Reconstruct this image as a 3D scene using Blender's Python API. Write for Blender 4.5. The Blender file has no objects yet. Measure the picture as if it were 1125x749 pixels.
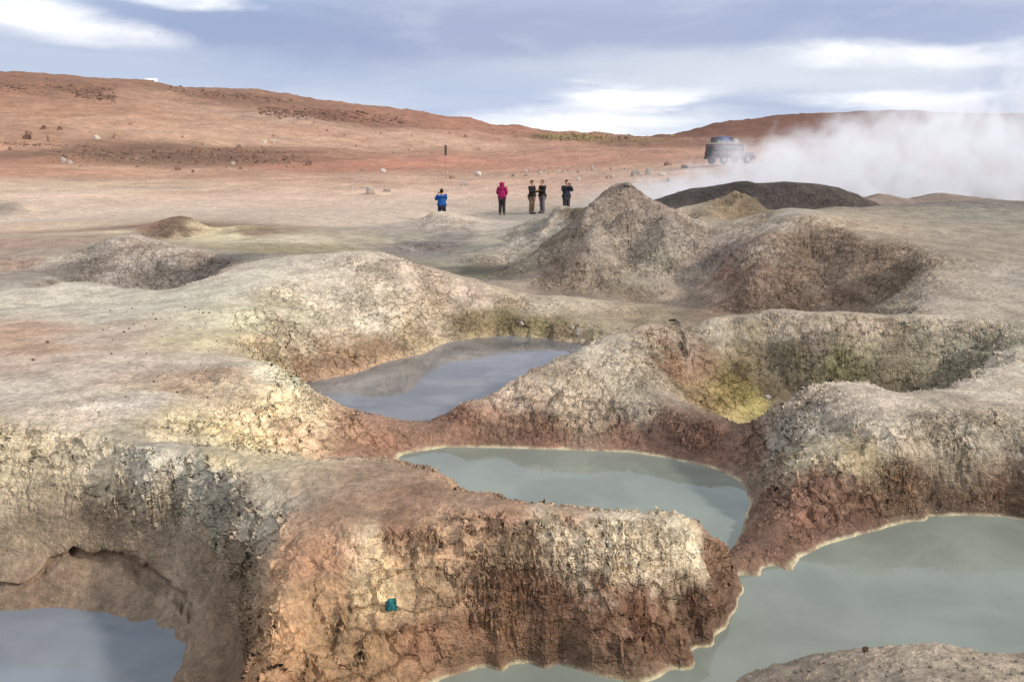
import bpy, bmesh, math, random
import numpy as np
from mathutils import Vector, Matrix
random.seed(7)
rng = np.random.default_rng(11)
R = math.radians
scene = bpy.context.scene
COL = scene.collection

# ------------------------------------------------------------------ camera, sky, sun, exposure
ZC, F, PITCH = 3.2, 880.0, R(12.46)
cam_d = bpy.data.cameras.new('camera'); cam = bpy.data.objects.new('camera', cam_d); COL.objects.link(cam)
cam.location = (0, 0, ZC); cam.rotation_euler = (math.pi/2 - PITCH, 0, 0)
cam_d.sensor_width = 36; cam_d.lens = F/1125*36; cam_d.clip_start = 0.05; cam_d.clip_end = 20000
scene.camera = cam

SUN_AZ, SUN_EL = R(112), R(27)          # clockwise from +Y, above the horizon
sun_d = bpy.data.lights.new('sun', 'SUN'); sun = bpy.data.objects.new('sun', sun_d); COL.objects.link(sun)
sun_d.energy = 3.8; sun_d.angle = R(3); sun_d.color = (1.0, 0.93, 0.83)
sun_dir = Vector((math.sin(SUN_AZ)*math.cos(SUN_EL), math.cos(SUN_AZ)*math.cos(SUN_EL), math.sin(SUN_EL)))
sun.rotation_euler = sun_dir.to_track_quat('Z', 'Y').to_euler()

vs = scene.view_settings
scene.display_settings.display_device = 'sRGB'
vs.view_transform = 'Standard'; vs.look = 'None'; vs.gamma = 1; vs.use_curve_mapping = False
vs.exposure = 0.04
scene.cycles.volume_step_rate = 1.0
scene.cycles.volume_max_steps = 128
scene.cycles.max_bounces = 8
scene.cycles.volume_bounces = 4
scene.cycles.use_denoising = True

class NT:
    """small helper to wire shader nodes"""
    def __init__(s, tree): s.t = tree; tree.nodes.clear()
    def n(s, typ, **kw):
        o = s.t.nodes.new(typ)
        for k, v in kw.items(): setattr(o, k, v)
        return o
    def put(s, sock, v):
        if hasattr(v, 'is_linked') or isinstance(v, bpy.types.NodeSocket): s.t.links.new(v, sock)
        else: sock.default_value = v
    def math(s, op, a, b=None, c=None, clamp=False):
        o = s.n('ShaderNodeMath', operation=op, use_clamp=clamp)
        for i, v in enumerate((a, b, c)):
            if v is not None: s.put(o.inputs[i], v)
        return o.outputs[0]
    def vmath(s, op, a, b=None):
        o = s.n('ShaderNodeVectorMath', operation=op); s.put(o.inputs[0], a)
        if b is not None:
            s.put(o.inputs['Scale'] if op == 'SCALE' else o.inputs[1], b)
        return o.outputs['Value'] if op in ('DOT_PRODUCT', 'LENGTH') else o.outputs[0]
    def noise(s, vec, scale, detail=4, rough=.55, dist=0):
        o = s.n('ShaderNodeTexNoise'); s.put(o.inputs['Vector'], vec); o.inputs['Scale'].default_value = scale
        o.inputs['Detail'].default_value = detail; o.inputs['Roughness'].default_value = rough; o.inputs['Distortion'].default_value = dist
        return o.outputs['Fac']
    def voro(s, vec, scale, feature='F1', rnd=1.0, out='Distance'):
        o = s.n('ShaderNodeTexVoronoi', feature=feature); s.put(o.inputs['Vector'], vec)
        o.inputs['Scale'].default_value = scale; o.inputs['Randomness'].default_value = rnd
        return o.outputs[out]
    def ramp(s, v, a, b, lo=0.0, hi=1.0, smooth=True):
        o = s.n('ShaderNodeMapRange', interpolation_type='SMOOTHSTEP' if smooth else 'LINEAR'); s.put(o.inputs[0], v)
        for i, q in enumerate((a, b, lo, hi)): s.put(o.inputs[i+1], q)
        return o.outputs[0]
    def mix(s, f, a, b, mode='MIX'):
        o = s.n('ShaderNodeMix', data_type='RGBA', blend_type=mode); s.put(o.inputs[0], f)
        s.put(o.inputs[6], a); s.put(o.inputs[7], b)
        return o.outputs[2]
    def scalev(s, vec, sc):
        return s.vmath('MULTIPLY', vec, sc)

def lin(r, g, b):
    f = lambda c: (c/255/12.92 if c/255 <= .04045 else ((c/255+.055)/1.055)**2.4)
    return (f(r), f(g), f(b), 1.0)

# pixel of the photograph -> azimuth, downward slope of the line of sight
def ray(px, py):
    x = (px-562.5)/F; y = -(py-374.5)/F
    dx = x; dy = math.cos(PITCH) + y*math.sin(PITCH); dz = -math.sin(PITCH) + y*math.cos(PITCH)
    h = math.hypot(dx, dy)
    return math.atan2(dx, dy), -dz/h

# ---- world: Nishita sky behind procedural cloud layers, all laid out by direction
world = bpy.data.worlds.new('World'); scene.world = world; world.use_nodes = True
w = NT(world.node_tree)
sky = w.n('ShaderNodeTexSky'); sky.sky_type = 'NISHITA'; sky.sun_disc = False
sky.sun_elevation = SUN_EL; sky.sun_rotation = SUN_AZ; sky.altitude = 4800; sky.air_density = 1.0; sky.dust_density = 0.6
tc = w.n('ShaderNodeTexCoord').outputs['Generated']
sp = w.n('ShaderNodeSeparateXYZ'); w.put(sp.inputs[0], tc)
azn = w.math('ARCTAN2', sp.outputs[0], sp.outputs[1])
eln = w.math('ARCSINE', sp.outputs[2])
# cloud deck coordinates: direction projected on a high, slightly curved layer
inv = w.math('DIVIDE', 1.0, w.math('ADD', w.math('MAXIMUM', sp.outputs[2], 0.0), 0.10))
cx = w.n('ShaderNodeCombineXYZ'); w.put(cx.inputs[0], w.math('MULTIPLY', sp.outputs[0], inv)); w.put(cx.inputs[1], w.math('MULTIPLY', sp.outputs[1], inv))
deck = w.scalev(cx.outputs[0], (0.75, 1.0, 1.0))
n1 = w.noise(deck, 1.1, 6, .52, .3); n2 = w.noise(deck, 3.3, 5, .6, .5); n3 = w.noise(deck, .55, 3, .5)
n4 = w.noise(w.scalev(tc, (1, 1, 3.2)), 5.5, 6, .6, .8)
warp_a = w.math('MULTIPLY', w.math('SUBTRACT', n2, .5), .11)
warp_e = w.math('MULTIPLY', w.math('ADD', w.math('MULTIPLY', w.math('SUBTRACT', n1, .5), .04), w.math('MULTIPLY', w.math('SUBTRACT', w.noise(w.scalev(tc, (1, 1, 3)), 7, 5, .6, .4), .5), .035)), 1.0)
def blob(px, py, rx, ry, soft=1.0, wa=1.0, tilt=0.0):
    a, t = ray(px, py); e = math.atan(-t)
    u = w.math('SUBTRACT', w.math('ADD', azn, w.math('MULTIPLY', warp_a, wa)), a)
    v = w.math('SUBTRACT', w.math('ADD', eln, w.math('MULTIPLY', warp_e, wa)), e)
    v = w.math('ADD', v, w.math('MULTIPLY', u, tilt))
    u = w.math('DIVIDE', u, rx/F); v = w.math('DIVIDE', v, ry/F)
    d = w.math('SQRT', w.math('ADD', w.math('MULTIPLY', u, u), w.math('MULTIPLY', v, v)))
    return w.ramp(d, 1+soft, 1-soft*.6, 0.0, 1.0)
S = 10.0   # background strength is 0.1, so cloud radiances are stated times ten
def cl(r, g, b, k=1.0): q = lin(r, g, b); return (q[0]*S*k, q[1]*S*k, q[2]*S*k, 1)
base = w.mix(w.ramp(n1, .36, .64), cl(196, 207, 228), cl(226, 231, 240))
base = w.mix(w.ramp(n3, .40, .62), base, cl(188, 199, 224))
# high part of the dome is overcast grey-white, with streaks
base = w.mix(w.ramp(eln, .22, .55), base, w.mix(w.ramp(n1, .35, .65), cl(176, 186, 200), cl(238, 241, 245)))
for (px, py, rx, ry, so, colr, wa, amt, tilt) in [
    (235, 14, 110, 22, .9, None, 1.0, .85, 0),
    (300, 46, 160, 32, 1.0, (158, 172, 208), 1.2, .85, .05),
    (500, 40, 240, 32, 1.1, (160, 173, 206), 1.2, .8, 0),
    (760, 28, 210, 26, 1.1, (172, 183, 213), 1.2, .75, 0),
    (1000, 18, 150, 18, 1.1, (164, 178, 212), 1.2, .75, 0),
    (520, 110, 90, 16, 1.2, (184, 199, 228), 1.0, .6, 0),
    (850, 112, 90, 12, 1.2, (176, 190, 218), 1.0, .65, 0),
    (600, 78, 100, 14, 1.2, (206, 214, 230), 1.0, .6, 0),
    (250, 88, 150, 18, 1.2, (194, 207, 230), 1.0, .6, 0),
    (60, 62, 110, 14, 1.1, (196, 208, 228), 1.0, .6, 0),
    (60, 26, 85, 10, 1.1, (255, 255, 255), .7, 1, .10),
    (10, 8, 60, 8, .9, (246, 249, 253), .7, .9, 0),
    (205, -2, 50, 8, .9, (252, 253, 255), .7, .9, 0),
    (705, 103, 75, 12, .9, (255, 255, 255), .9, 1, -.05),
    (640, 134, 120, 12, 1.0, (246, 247, 250), .9, .95, 0),
    (800, 72, 120, 14, 1.2, (220, 227, 238), .9, .7, 0),
    (1000, 60, 95, 11, .9, (255, 255, 255), .9, 1, .03),
    (985, 108, 80, 7, 1.0, (250, 251, 254), .8, .9, 0),
    (900, 86, 110, 14, 1.2, (226, 231, 240), .8, .6, 0)]:
    m = w.math('MULTIPLY', blob(px, py, rx*(.85 if colr and colr[0] > 240 else 1), ry*(.9 if colr and colr[0] > 240 else 1), so, wa, tilt), amt)
    if colr and colr[0] > 240: m = w.math('MULTIPLY', m, w.ramp(n4, .34, .56, .6, 1.0))
    elif colr: m = w.math('MULTIPLY', m, w.ramp(n4, .66, .46, .6, 1.0))
    base = w.mix(m, base, w.mix(.55, sky.outputs[0], cl(196, 222, 246)) if colr is None else cl(*colr, 1.12 if colr[0] > 240 else .96))
base = w.mix(w.ramp(w.math('MULTIPLY', w.noise(deck, 2.0, 7, .6, .4), 1.0), .62, .85, 0, .0), base, sky.outputs[0])
# unseen sky behind the camera is brightened, added fill for camera-facing walls
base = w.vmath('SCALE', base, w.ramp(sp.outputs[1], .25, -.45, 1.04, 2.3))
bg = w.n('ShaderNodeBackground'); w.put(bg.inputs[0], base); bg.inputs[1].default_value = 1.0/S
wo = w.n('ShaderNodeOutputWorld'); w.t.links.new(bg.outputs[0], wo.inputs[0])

# ------------------------------------------------------------------ terrain: surveyed points
# (x px, y px, height): a point of the ground seen on that line of sight; D rows: x px, horizontal distance, height
PTS = []
def add_az(az, d, z): PTS.append((az, math.log(d), z))
def P(*pts, step=26):
    """a line of surveyed points, filled in between"""
    for i, (x, y, z) in enumerate(pts):
        az, t = ray(x, y); add_az(az, (ZC-z)/t, z)
        if i+1 < len(pts):
            x2, y2, z2 = pts[i+1]; n = int(math.hypot(x2-x, y2-y)/step)
            for k in range(1, n):
                f = k/n; az, t = ray(x+(x2-x)*f, y+(y2-y)*f); zz = z+(z2-z)*f; add_az(az, (ZC-zz)/t, zz)
def Q(*pts):
    """separate surveyed points"""
    for x, y, z in pts:
        az, t = ray(x, y); add_az(az, (ZC-z)/t, z)
def Dd(*pts, step=.25):
    q = []
    for x, d, z in pts:
        d = d/math.cos(ray(x, 500 if d < 10 else 300)[0])
        lo, hi = 150.0, 1400.0
        for _ in range(40):
            m = (lo+hi)/2; t = ray(x, m)[1]
            if t*d < ZC-z: lo = m
            else: hi = m
        add_az(ray(x, lo)[0], d, z)

# pools: shorelines at water level 0 (visible far sides), hidden near shores, beds
P((326,424,0),(393,409,0),(423,398,0),(464,389,0),(487,377,0),(524,371,0),(561,369,0),(599,372,0),(640,378,0),(652,383,0), step=16)
Dd((335,10.6,0),(370,10.0,0),(420,9.7,0),(464,9.55,0),(520,10.0,0),(560,10.5,0),(600,11.2,0),(632,12.1,0),(650,13.2,0))
Dd((400,10.9,-.3),(450,11.3,-.35),(500,11.6,-.35),(550,12.3,-.35),(600,13.2,-.3),(480,12.8,-.35),(540,13.6,-.35),(360,10.9,-.2),(520,10.7,-.3),(590,14,-.25))
P((432,506,.02),(440,501,0),(451,497,0),(495,491,0),(544,492,0),(622,494,0),(696,497,0),(740,504,0),(779,514,0),(808,526,0),(820,541,0),(822,558,0),(815,577,0),(808,592,0),(801,604,0), step=13)
Dd((445,7.9,0),(465,7.3,0),(520,6.6,0),(600,6.0,0),(700,5.75,0),(750,5.85,0),(778,6.0,0))
Dd((620,7.6,-.4),(540,7.9,-.4),(700,7.0,-.4),(760,6.9,-.35),(480,8.1,-.2),(580,6.8,-.4),(660,6.4,-.4),(740,6.3,-.35),(660,8.1,-.3),(740,7.7,-.35),(785,6.6,-.25))
P((813,631,0),(840,632,0),(862,629,0),(881,612,0),(912,597,0),(942,589,0),(972,580,0),(1021,568,0),(1051,566,0),(1097,567,0),(1125,572,0),(1200,592,0),(1290,640,0),(1340,720,0), step=15)
P((813,640,0),(813,655,0),(810,660,0),(798,690,0),(769,710,0),(740,734,0),(720,746,0), step=13)
P((712,748,0),(695,750,0),(661,743,0),(622,731,0),(573,729,0),(524,734,0),(490,744,0),(450,765,0),(415,795,0), step=13)
Dd((900,5.5,-.4),(1000,5.6,-.4),(1100,5.8,-.4),(1200,5.4,-.4),(850,5.3,-.35),(790,4.7,-.3),(700,4.3,-.3),(600,4.3,-.3),(500,4.2,-.25),(640,4.05,-.3),
   (1050,4.9,-.35),(1130,4.9,-.35),(950,4.6,-.3),(900,4.5,-.3),(820,4.35,-.3),(850,5.9,-.15),(930,6.2,-.25),(1010,6.5,-.3),(1090,6.5,-.3),(1230,5.0,-.3))
P((-160,664,-.25),(0,668,-.25),(60,667,-.25),(120,670,-.25),(165,679,-.25),(192,688,-.25),(203,705,-.25),(200,725,-.25),(185,752,-.25),(160,790,-.25), step=18)
P((-160,704,-.42),(0,704,-.42),(60,702,-.42),(110,705,-.42),(145,712,-.42),(162,722,-.42),(164,740,-.42), step=20)
P((0,655,-.15),(60,654,-.15),(120,657,-.15),(168,666,-.15),(200,681,-.15),(214,704,-.15),(210,730,-.14), step=16)
Dd((0,5.2,-.6),(-120,5.1,-.6),(100,5.2,-.6),(50,4.6,-.6),(140,4.9,-.5),(120,4.3,-.5),(-80,4.5,-.6),(-20,4.1,-.5))
# banks in front of the photographer and his ground
Dd((-250,3.8,-.2),(0,3.7,-.2),(100,3.75,-.2),(200,3.8,-.1),(300,3.55,.1),(390,3.6,.08),(450,3.7,0),(550,3.7,0),(650,3.7,0),(740,3.75,0),(800,3.9,0),
   (-200,3.1,.5),(0,3.1,.5),(200,3.1,.5),(400,3.0,.65),(600,3.1,.6),(750,3.2,.6),(0,2.5,1.0),(200,2.4,1.1),(400,2.4,1.15),(600,2.4,1.15),(800,2.6,1.05),
   (0,1.8,1.45),(300,1.8,1.5),(600,1.8,1.5),(900,1.8,1.5),(1100,1.9,1.45),(0,1.2,1.58),(560,1.2,1.6),(1120,1.2,1.6))
# gravel mound, lower right
Q((851,735,.72),(889,722,.82),(927,716,.88),(972,709,.92),(1002,707,.94),(1032,713,.9),(1059,719,.86),(1125,720,.86),(1220,725,.85),(806,750,.6))
Dd((851,4.15,0),(900,4.1,.02),(950,4.15,0),(1000,4.2,0),(1060,4.2,0),(1130,4.3,0),(1230,4.4,0),(810,4.15,0))
Q((1000,749,1.1),(1100,749,1.08),(900,749,.95))

# lower left basin: rim, wall, plateau
P((-160,478,.88),(0,476,.88),(100,480,.88),(170,490,.9),(232,507,.9),(267,512,.9),(330,508,.86), step=30)
P((-160,510,.7),(0,508,.7),(100,515,.7),(160,530,.74))
P((-160,548,.45),(0,548,.45),(100,552,.44),(160,566,.47))
P((-160,590,.17),(0,590,.17),(100,594,.18),(160,606,.17))
P((-160,632,-.08),(0,634,-.07),(100,636,-.08),(150,650,-.04))
P((200,520,.79),(200,560,.53),(200,600,.21),(198,640,.02),(205,672,-.06))
P((230,600,.39),(230,650,.04),(232,700,-.08),(225,749,-.2))
P((255,560,.71),(260,600,.57),(260,650,.27),(260,700,0),(250,749,-.14))
P((290,535,.83),(285,570,.72),(284,620,.52),(280,680,.26),(272,749,.02))
P((330,508,.86),(318,540,.82),(307,600,.7),(301,680,.5),(296,749,.34),(290,800,.2), step=20)
P((-160,440,.95),(0,440,.95),(100,440,.95),(170,440,.93)); P((-160,400,.95),(0,400,.95),(100,400,.95),(200,400,.92))
P((-160,360,.9),(0,360,.9),(100,360,.9),(190,362,.93)); P((-160,330,.85),(0,332,.85),(100,332,.85),(170,334,.9))

# front ridge between the basins and the pools
P((330,508,.86),(380,507,.84),(427,507,.8),(475,519,.78),(515,538,.82),(573,549,.84),(652,561,.82),(700,566,.79),(749,569,.74),(774,580,.6),(793,602,.36),(806,626,.14), step=18)
P((350,560,.82),(400,556,.84),(470,570,.82),(520,579,.82),(600,577,.82),(700,583,.79),(760,594,.68), step=22)
Q((380,530,.83),(450,540,.84),(410,515,.83))
P((350,600,.73),(400,605,.73),(500,610,.68),(600,612,.66),(700,615,.64),(768,625,.5), step=40)
P((340,650,.56),(400,650,.53),(500,655,.45),(600,655,.44),(700,655,.42),(775,662,.3), step=40)
P((330,700,.4),(400,700,.34),(500,702,.21),(600,697,.22),(700,700,.24),(755,695,.2), step=40)
P((320,749,.25),(360,749,.2),(400,749,.15),(440,749,.1)); Q((790,650,.15),(795,630,.3))
# gully behind the ridge and the pale slope above it
Dd((400,8.15,.12),(350,7.7,.3),(300,7.3,.45),(250,6.95,.6),(200,6.85,.72),(430,7.7,.15),(380,7.1,.4),(330,6.8,.55),(440,6.9,.45))
Q((400,490,.16),(400,470,.22),(350,480,.4),(350,460,.46),(350,447,.52),(300,485,.5),(300,452,.68),(300,427,.82),(250,482,.65),(250,452,.78),(250,422,.88),(200,480,.8),(200,452,.88))
P((289,399,.86),(304,407,.85),(319,422,.75),(339,432,.64),(367,445,.46),(387,456,.31),(414,457,.24),(430,460,.2),(464,465,.16), step=15)
# the cone slope between the pools
P((464,465,.16),(487,458,.2),(520,443,.35),(558,422,.5),(591,404,.65),(621,389,.78),(660,372,.88),(700,359,.97),(714,354,1.0),(724,357,.98), step=18)
Q((700,483,.13),(700,470,.2),(700,455,.34),(700,430,.49),(700,400,.7),(700,380,.85),(600,478,.14),(600,455,.31),(600,430,.5),(600,412,.62),(500,476,.11),(500,462,.19),(455,482,.1),(660,400,.69),(660,430,.5),(650,478,.14),(650,456,.32),(550,476,.13),(550,455,.27),(550,438,.39))
P((716,372,.85),(713,391,.72),(725,409,.62),(731,428,.5),(757,444,.43),(773,455,.4),(792,461,.37),(824,464,.37), step=18)
Q((750,485,.2),(750,468,.33),(790,490,.17),(790,475,.3),(825,500,.17),(830,520,.12),(835,545,.08))
# yellow pit
Dd((830,9.0,.05),(845,9.6,-.1),(800,9.5,.02),(775,9.7,.15),(750,10.2,.3),(738,10.6,.5),(790,10.4,.25))
Q((760,402,.5),(735,380,.75),(800,420,.25),(840,400,.35),(840,372,.68),(790,375,.72),(745,372,.72))
P((733,358,.93),(744,366,.82),(752,362,.9),(781,351,.95),(800,355,.92),(827,356,.92),(853,345,1.02),(880,344,1.03),(920,346,1.02),(960,349,1.0),(1000,347,1.0),(1060,349,.98),(1125,352,.96),(1250,354,.95), step=22)
for x, dx in ((880,0),(930,0),(980,0),(1030,0)):
    Q((x,362,.85),(x,380,.65),(x,400,.4),(x,416,.18))
Q((1070,362,.86),(1070,378,.7),(1070,392,.5))
Dd((860,10.0,-.1),(900,10.3,-.05),(940,10.4,0),(980,10.2,0),(1020,10.0,.05),(1050,10.0,.15),(900,9.3,.1),(960,9.2,.15),(1010,9.2,.2),(1050,9.4,.35),(870,9.2,0))
# flat-topped shelf in front of the pit and its wall down to the water
P((830,464,.36),(840,458,.43),(855,444,.6),(873,438,.68),(886,428,.77),(916,420,.86),(941,418,.86),(957,421,.84),(969,428,.79),(984,430,.78),(1035,426,.83),(1065,421,.88),(1072,405,.92),(1088,388,.96),(1103,383,.96),(1125,383,.96),(1250,384,.95), step=15)
P((1125,400,.93),(1250,400,.93))
Q((950,440,.84),(1000,445,.84),(900,440,.76))
for x, rows in {950:((455,.78),(480,.66),(510,.5),(540,.32),(570,.1)),1010:((455,.8),(480,.66),(510,.48),(535,.3),(556,.08)),1080:((432,.86),(460,.79),(490,.6),(520,.37),(545,.17)),1150:((430,.88),(460,.79),(490,.62),(520,.42),(550,.2)),1250:((430,.88),(470,.75),(520,.5),(570,.2)),
      880:((447,.66),(470,.6),(500,.5),(530,.36),(560,.23),(590,.1)),850:((480,.4),(510,.31),(540,.22),(562,.17),(600,.1)),830:((580,.1),(608,.1),(622,.04)),915:((455,.74),(480,.62),(510,.5),(540,.32),(570,.16))}.items():
    for y, z in rows: Q((x, y, z))
Q((812,615,.12),(818,600,.1),(806,612,.09))

# pale mound left of the middle, its banks and crest
P((250,288,1.08),(300,283,1.28),(370,278,1.46),(400,276,1.5),(419,278,1.46),(449,292,1.24),(479,301,.98),(509,308,.86),(539,314,.74),(569,321,.64),(610,325,.56),(640,326,.52),(673,330,.47),(705,333,.43),(740,337,.42), step=22)
Q((250,390,.86),(250,350,.97),(250,320,1.04),(289,396,.76),(300,372,.82),(300,342,.97),(300,312,1.14),(318,405,.35),
  (330,410,.1),(330,385,.32),(330,352,.63),(330,320,.97),(330,298,1.22),(380,400,.13),(380,380,.31),(380,350,.6),(380,320,.94),(380,298,1.2),
  (430,385,.13),(430,366,.34),(430,345,.58),(430,320,.9),(430,302,1.14),(480,366,.16),(480,350,.33),(480,330,.56),(480,314,.78),(524,358,.19),(524,340,.42),(524,326,.6),
  (570,356,.2),(570,340,.38),(610,358,.22),(610,342,.38),(650,366,.2),(650,345,.36),(690,352,.25),(690,342,.35))
Dd((665,13.2,.1),(690,13.0,.15),(720,12.8,.25),(745,12.9,.35),(700,11.9,.5),(740,11.7,.75),(780,13.2,.45),(830,13.4,.55))
# crater on the left plateau (front lip, throat, far wall, back rim)
P((70,306,.85),(100,314,.85),(150,318,.86),(190,318,.88),(215,311,.92),(240,300,1.0), step=22)
Dd((95,15.9,.5),(120,16.0,.3),(150,16.0,.25),(190,16.0,.3),(215,16.2,.5),(100,17.0,.3),(150,17.0,.2),(190,17.0,.3),(215,17.2,.5))
P((60,300,.86),(66,288,.88),(82,270,.92),(100,258,.9),(150,251,.85), step=20)
P((70,296,.9),(80,285,1.05),(97,266,1.34),(125,262,1.44),(150,259,1.5),(175,264,1.42),(205,273,1.25),(235,282,1.1),(246,292,1.0), step=18)
Q((150,290,.75),(120,290,.75),(185,290,.75),(215,295,.85),(95,290,.8),(150,275,1.15),(120,275,1.15))
Dd((150,21.5,1.1),(100,21.5,1.0),(200,21.5,.95),(150,23,.8),(40,20,.8),(0,20,.8),(-150,20,.8),(270,20,1.0))
Q((20,270,.85),(0,290,.82),(40,290,.8),(-100,290,.8))
# mid-ground left
P((150,248,.9),(170,245,1.02),(186,240,1.2),(198,237,1.34),(208,238,1.32),(216,244,1.12),(222,251,.85), step=12)
P((160,256,.8),(185,254,.9),(205,252,.95), step=14)
Q((190,262,.75),(150,256,.8),(120,252,.75),(230,258,.75),(262,248,.98),(285,252,.9),(270,264,.74),(50,245,.65),(-100,245,.65),(0,255,.75),(100,240,.62),(240,238,.6),(300,240,.6))
Q((300,277,.6),(340,277,.58),(370,268,.62),(350,262,.75),(300,266,.76),(400,258,.62),(360,245,.6),(360,238,.68),(420,240,.68),(420,246,.6),(-20,229,.46),(10,229,.46),(25,229,.48),(-20,225,.62),(10,225,.62),(28,226,.62),(-20,221.5,.76),(10,221.5,.76),(32,223,.74),(-20,233.5,.62),(10,233.5,.62),(30,232.5,.63),(42,228,.68))
Dd((-20,41,.3),(10,41,.3),(25,41.5,.34))
# grey-green sulphur hollow
Q((478,232,1.25),(465,240,.95),(500,238,1.12),(515,242,.95),(485,250,.75),(450,250,.7),(440,262,.5),(480,275,.3),(460,272,.38),(520,285,.25),(540,300,.2),(510,296,.25),(560,265,.55),(545,275,.42),(580,255,.72),(600,290,.3),(595,262,.55),(560,245,.75),(620,252,.7),(530,255,.6))
# knoll, the tall cone, its skirts
Q((590,238,1.25),(605,230,1.6),(620,226,1.85),(635,228,1.8),(648,231,1.75),(625,240,1.45),(612,250,1.1))
P((689,201,2.72),(680,202,2.68),(674,206,2.58),(667,214,2.42),(654,220,2.3),(644,232,2.05),(632,246,1.7),(619,254,1.5),(602,265,1.15),(590,275,.95),(570,292,.7),(531,308,.3), step=16)
P((689,201,2.72),(697,206,2.6),(704,214,2.42),(719,224,2.22),(735,234,2.05),(760,242,1.8),(780,246,1.7), step=14)
Q((690,222,2.3),(690,240,1.87),(690,258,1.5),(690,274,1.2),(690,290,.85),(690,296,.8),(690,310,.62),(690,322,.38),(655,240,1.95),(650,262,1.4),(645,282,1.0),(645,292,.78),(645,312,.55),(645,322,.4),(610,285,.88),(600,300,.66),(600,318,.38),(565,303,.5),(720,245,1.8),(730,265,1.45),(730,290,.95),(730,312,.6),(730,326,.4))
Dd((600,22.5,.5),(570,22.5,.35),(640,24,.9),(690,23.5,1.5),(730,24,1.4),(690,16.7,.3),(640,16.8,.35),(590,16.8,.45),(740,16.4,.3),(690,26,1.0),(640,28,1.1),(620,28,1.2))
Q((760,262,1.4),(770,290,.95),(770,312,.55),(775,330,.42),(800,262,1.48),(805,282,1.22),(800,302,.9),(795,335,.4))
P((780,246,1.7),(810,245,1.75),(835,240,1.88),(852,232,2.05),(867,228,2.12),(885,230,2.1),(920,227,2.0),(960,226,1.95),(1000,224,1.92),(1060,224,1.9),(1125,224,1.9),(1250,224,1.9), step=22)
Q((850,255,1.76),(845,280,1.42),(830,303,1.1),(818,326,.72),(815,342,.5))
# cut in the right plateau
Q((885,238,2.02),(900,258,1.66),(895,282,1.2),(890,305,.85),(890,325,.6),(900,340,.4),(852,338,.4),(856,322,.6),(935,250,1.8),(940,285,1.25),(940,310,.85),(940,335,.45),(975,275,1.45),(980,300,1.0),(978,322,.68),(970,340,.5),
  (1006,322,1.0),(1012,300,1.25),(1000,280,1.45),(985,258,1.68),(1008,335,.98),(1030,338,.98),(1060,330,1.02),(1100,340,1.0),(1100,300,1.27),(1100,262,1.6),(1100,238,1.82),(1050,300,1.27),(1050,262,1.58),(1050,240,1.78),(990,240,1.82),(1200,300,1.25),(1200,260,1.6),(1200,340,1.0))
Dd((850,13.4,.4),(880,13.2,.4),(920,13.0,.45),(960,12.9,.55),(1000,12.5,.85))
# rocky humps and the dark mound behind, small humps on the right skyline
Q((735,233,1.72),(745,228,1.86),(757,226,1.92),(770,230,1.84),(780,233,1.78),(790,220,2.08),(805,216,2.18),(820,217,2.14),(832,223,2.0),(842,230,1.86))
Dd((755,23,1.45),(735,22.6,1.45),(805,24.0,1.5),(760,27.5,1.5),(850,25.5,1.45),(900,27,1.35),(1000,28,1.35),(1100,29,1.3),(1200,29,1.3))
P((722,220,1.78),(740,213,2.07),(761,207,2.29),(786,206,2.33),(812,199,2.56),(822,199,2.57),(837,203,2.43),(862,200,2.53),(902,203,2.43),(925,207,2.29),(941,216,1.95), step=14)
Dd((780,28,1.55),(860,28.5,1.6),(920,28.5,1.5),(715,28,1.4),(820,29.5,1.98),(890,29.5,1.9),(770,29.5,1.75),(970,31,1.65),(820,35,1.6),(900,35.5,1.5),(740,34,1.3))
Dd((965,34,2.0),(940,34,1.7),(995,35,1.55),(1030,36,1.95),(1060,37,1.6),(1100,38,1.5),(1200,38,1.4),(1030,40,1.3),(965,39,1.2),(1000,31,1.5))
# the plain the people stand on
Q((550,237,.55),(550,230,.62),(590,234,.58),(520,232,.6),(440,232,.62),(300,226,.65),(100,228,.65),(200,226,.65),(400,225,.68),(-100,226,.65))
Q((620,222,.72),(480,221,.75))
Dd((485,40.5,.3),(485,43,.38),(470,41.5,.36),(500,41.5,.38))
Dd((700,44,.8),(800,46,.95),(900,46,1.0),(1000,46,1.0),(1120,46,1.0),(1250,46,1.0),(750,38,.9),(690,36,.75))

# far field: y px of the ground at given distances (columns of x px)
FX = [-300, 0, 150, 300, 450, 560, 640, 730, 800, 870, 960, 1125, 1400]
FD = [48, 60, 77, 100, 140, 200, 280, 360, 430, 520, 640, 760, 900, 1300, 3200]
FY = [
 [224]*13,
 [213,213,213,213,213,213,212,210,208,207,206,206,206],
 [200,200,200,200,200,200,196,188,182,182,182,184,186],
 [184,184,184,184,187,188,184,177,172,172,172,174,176],
 [162,163,165,169,175,176,171,166,165,165,166,166,168],
 [136,140,142,149,158,162,160,158,158,158,158,158,160],
 [98,105,112,124,140,150,151,153,155,155,155,156,158],
 [62,79,88,103,125,139,147,150,153,154,154,155,156],
 [64,80,89,104,126,140,148,151,151,151,151,152,153],
 [74,88,97,110,131,144,151,151,146,144,143,144,146],
 [90,104,110,120,140,150,154,151,138,133,131,132,134],
 [106,118,125,134,148,157,158,150,134,125,123,125,126],
 [120,130,138,144,154,160,162,154,140,130,127,128,130],
 [145,150,155,158,163,167,168,164,155,150,148,148,150],
 [172]*13]
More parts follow.
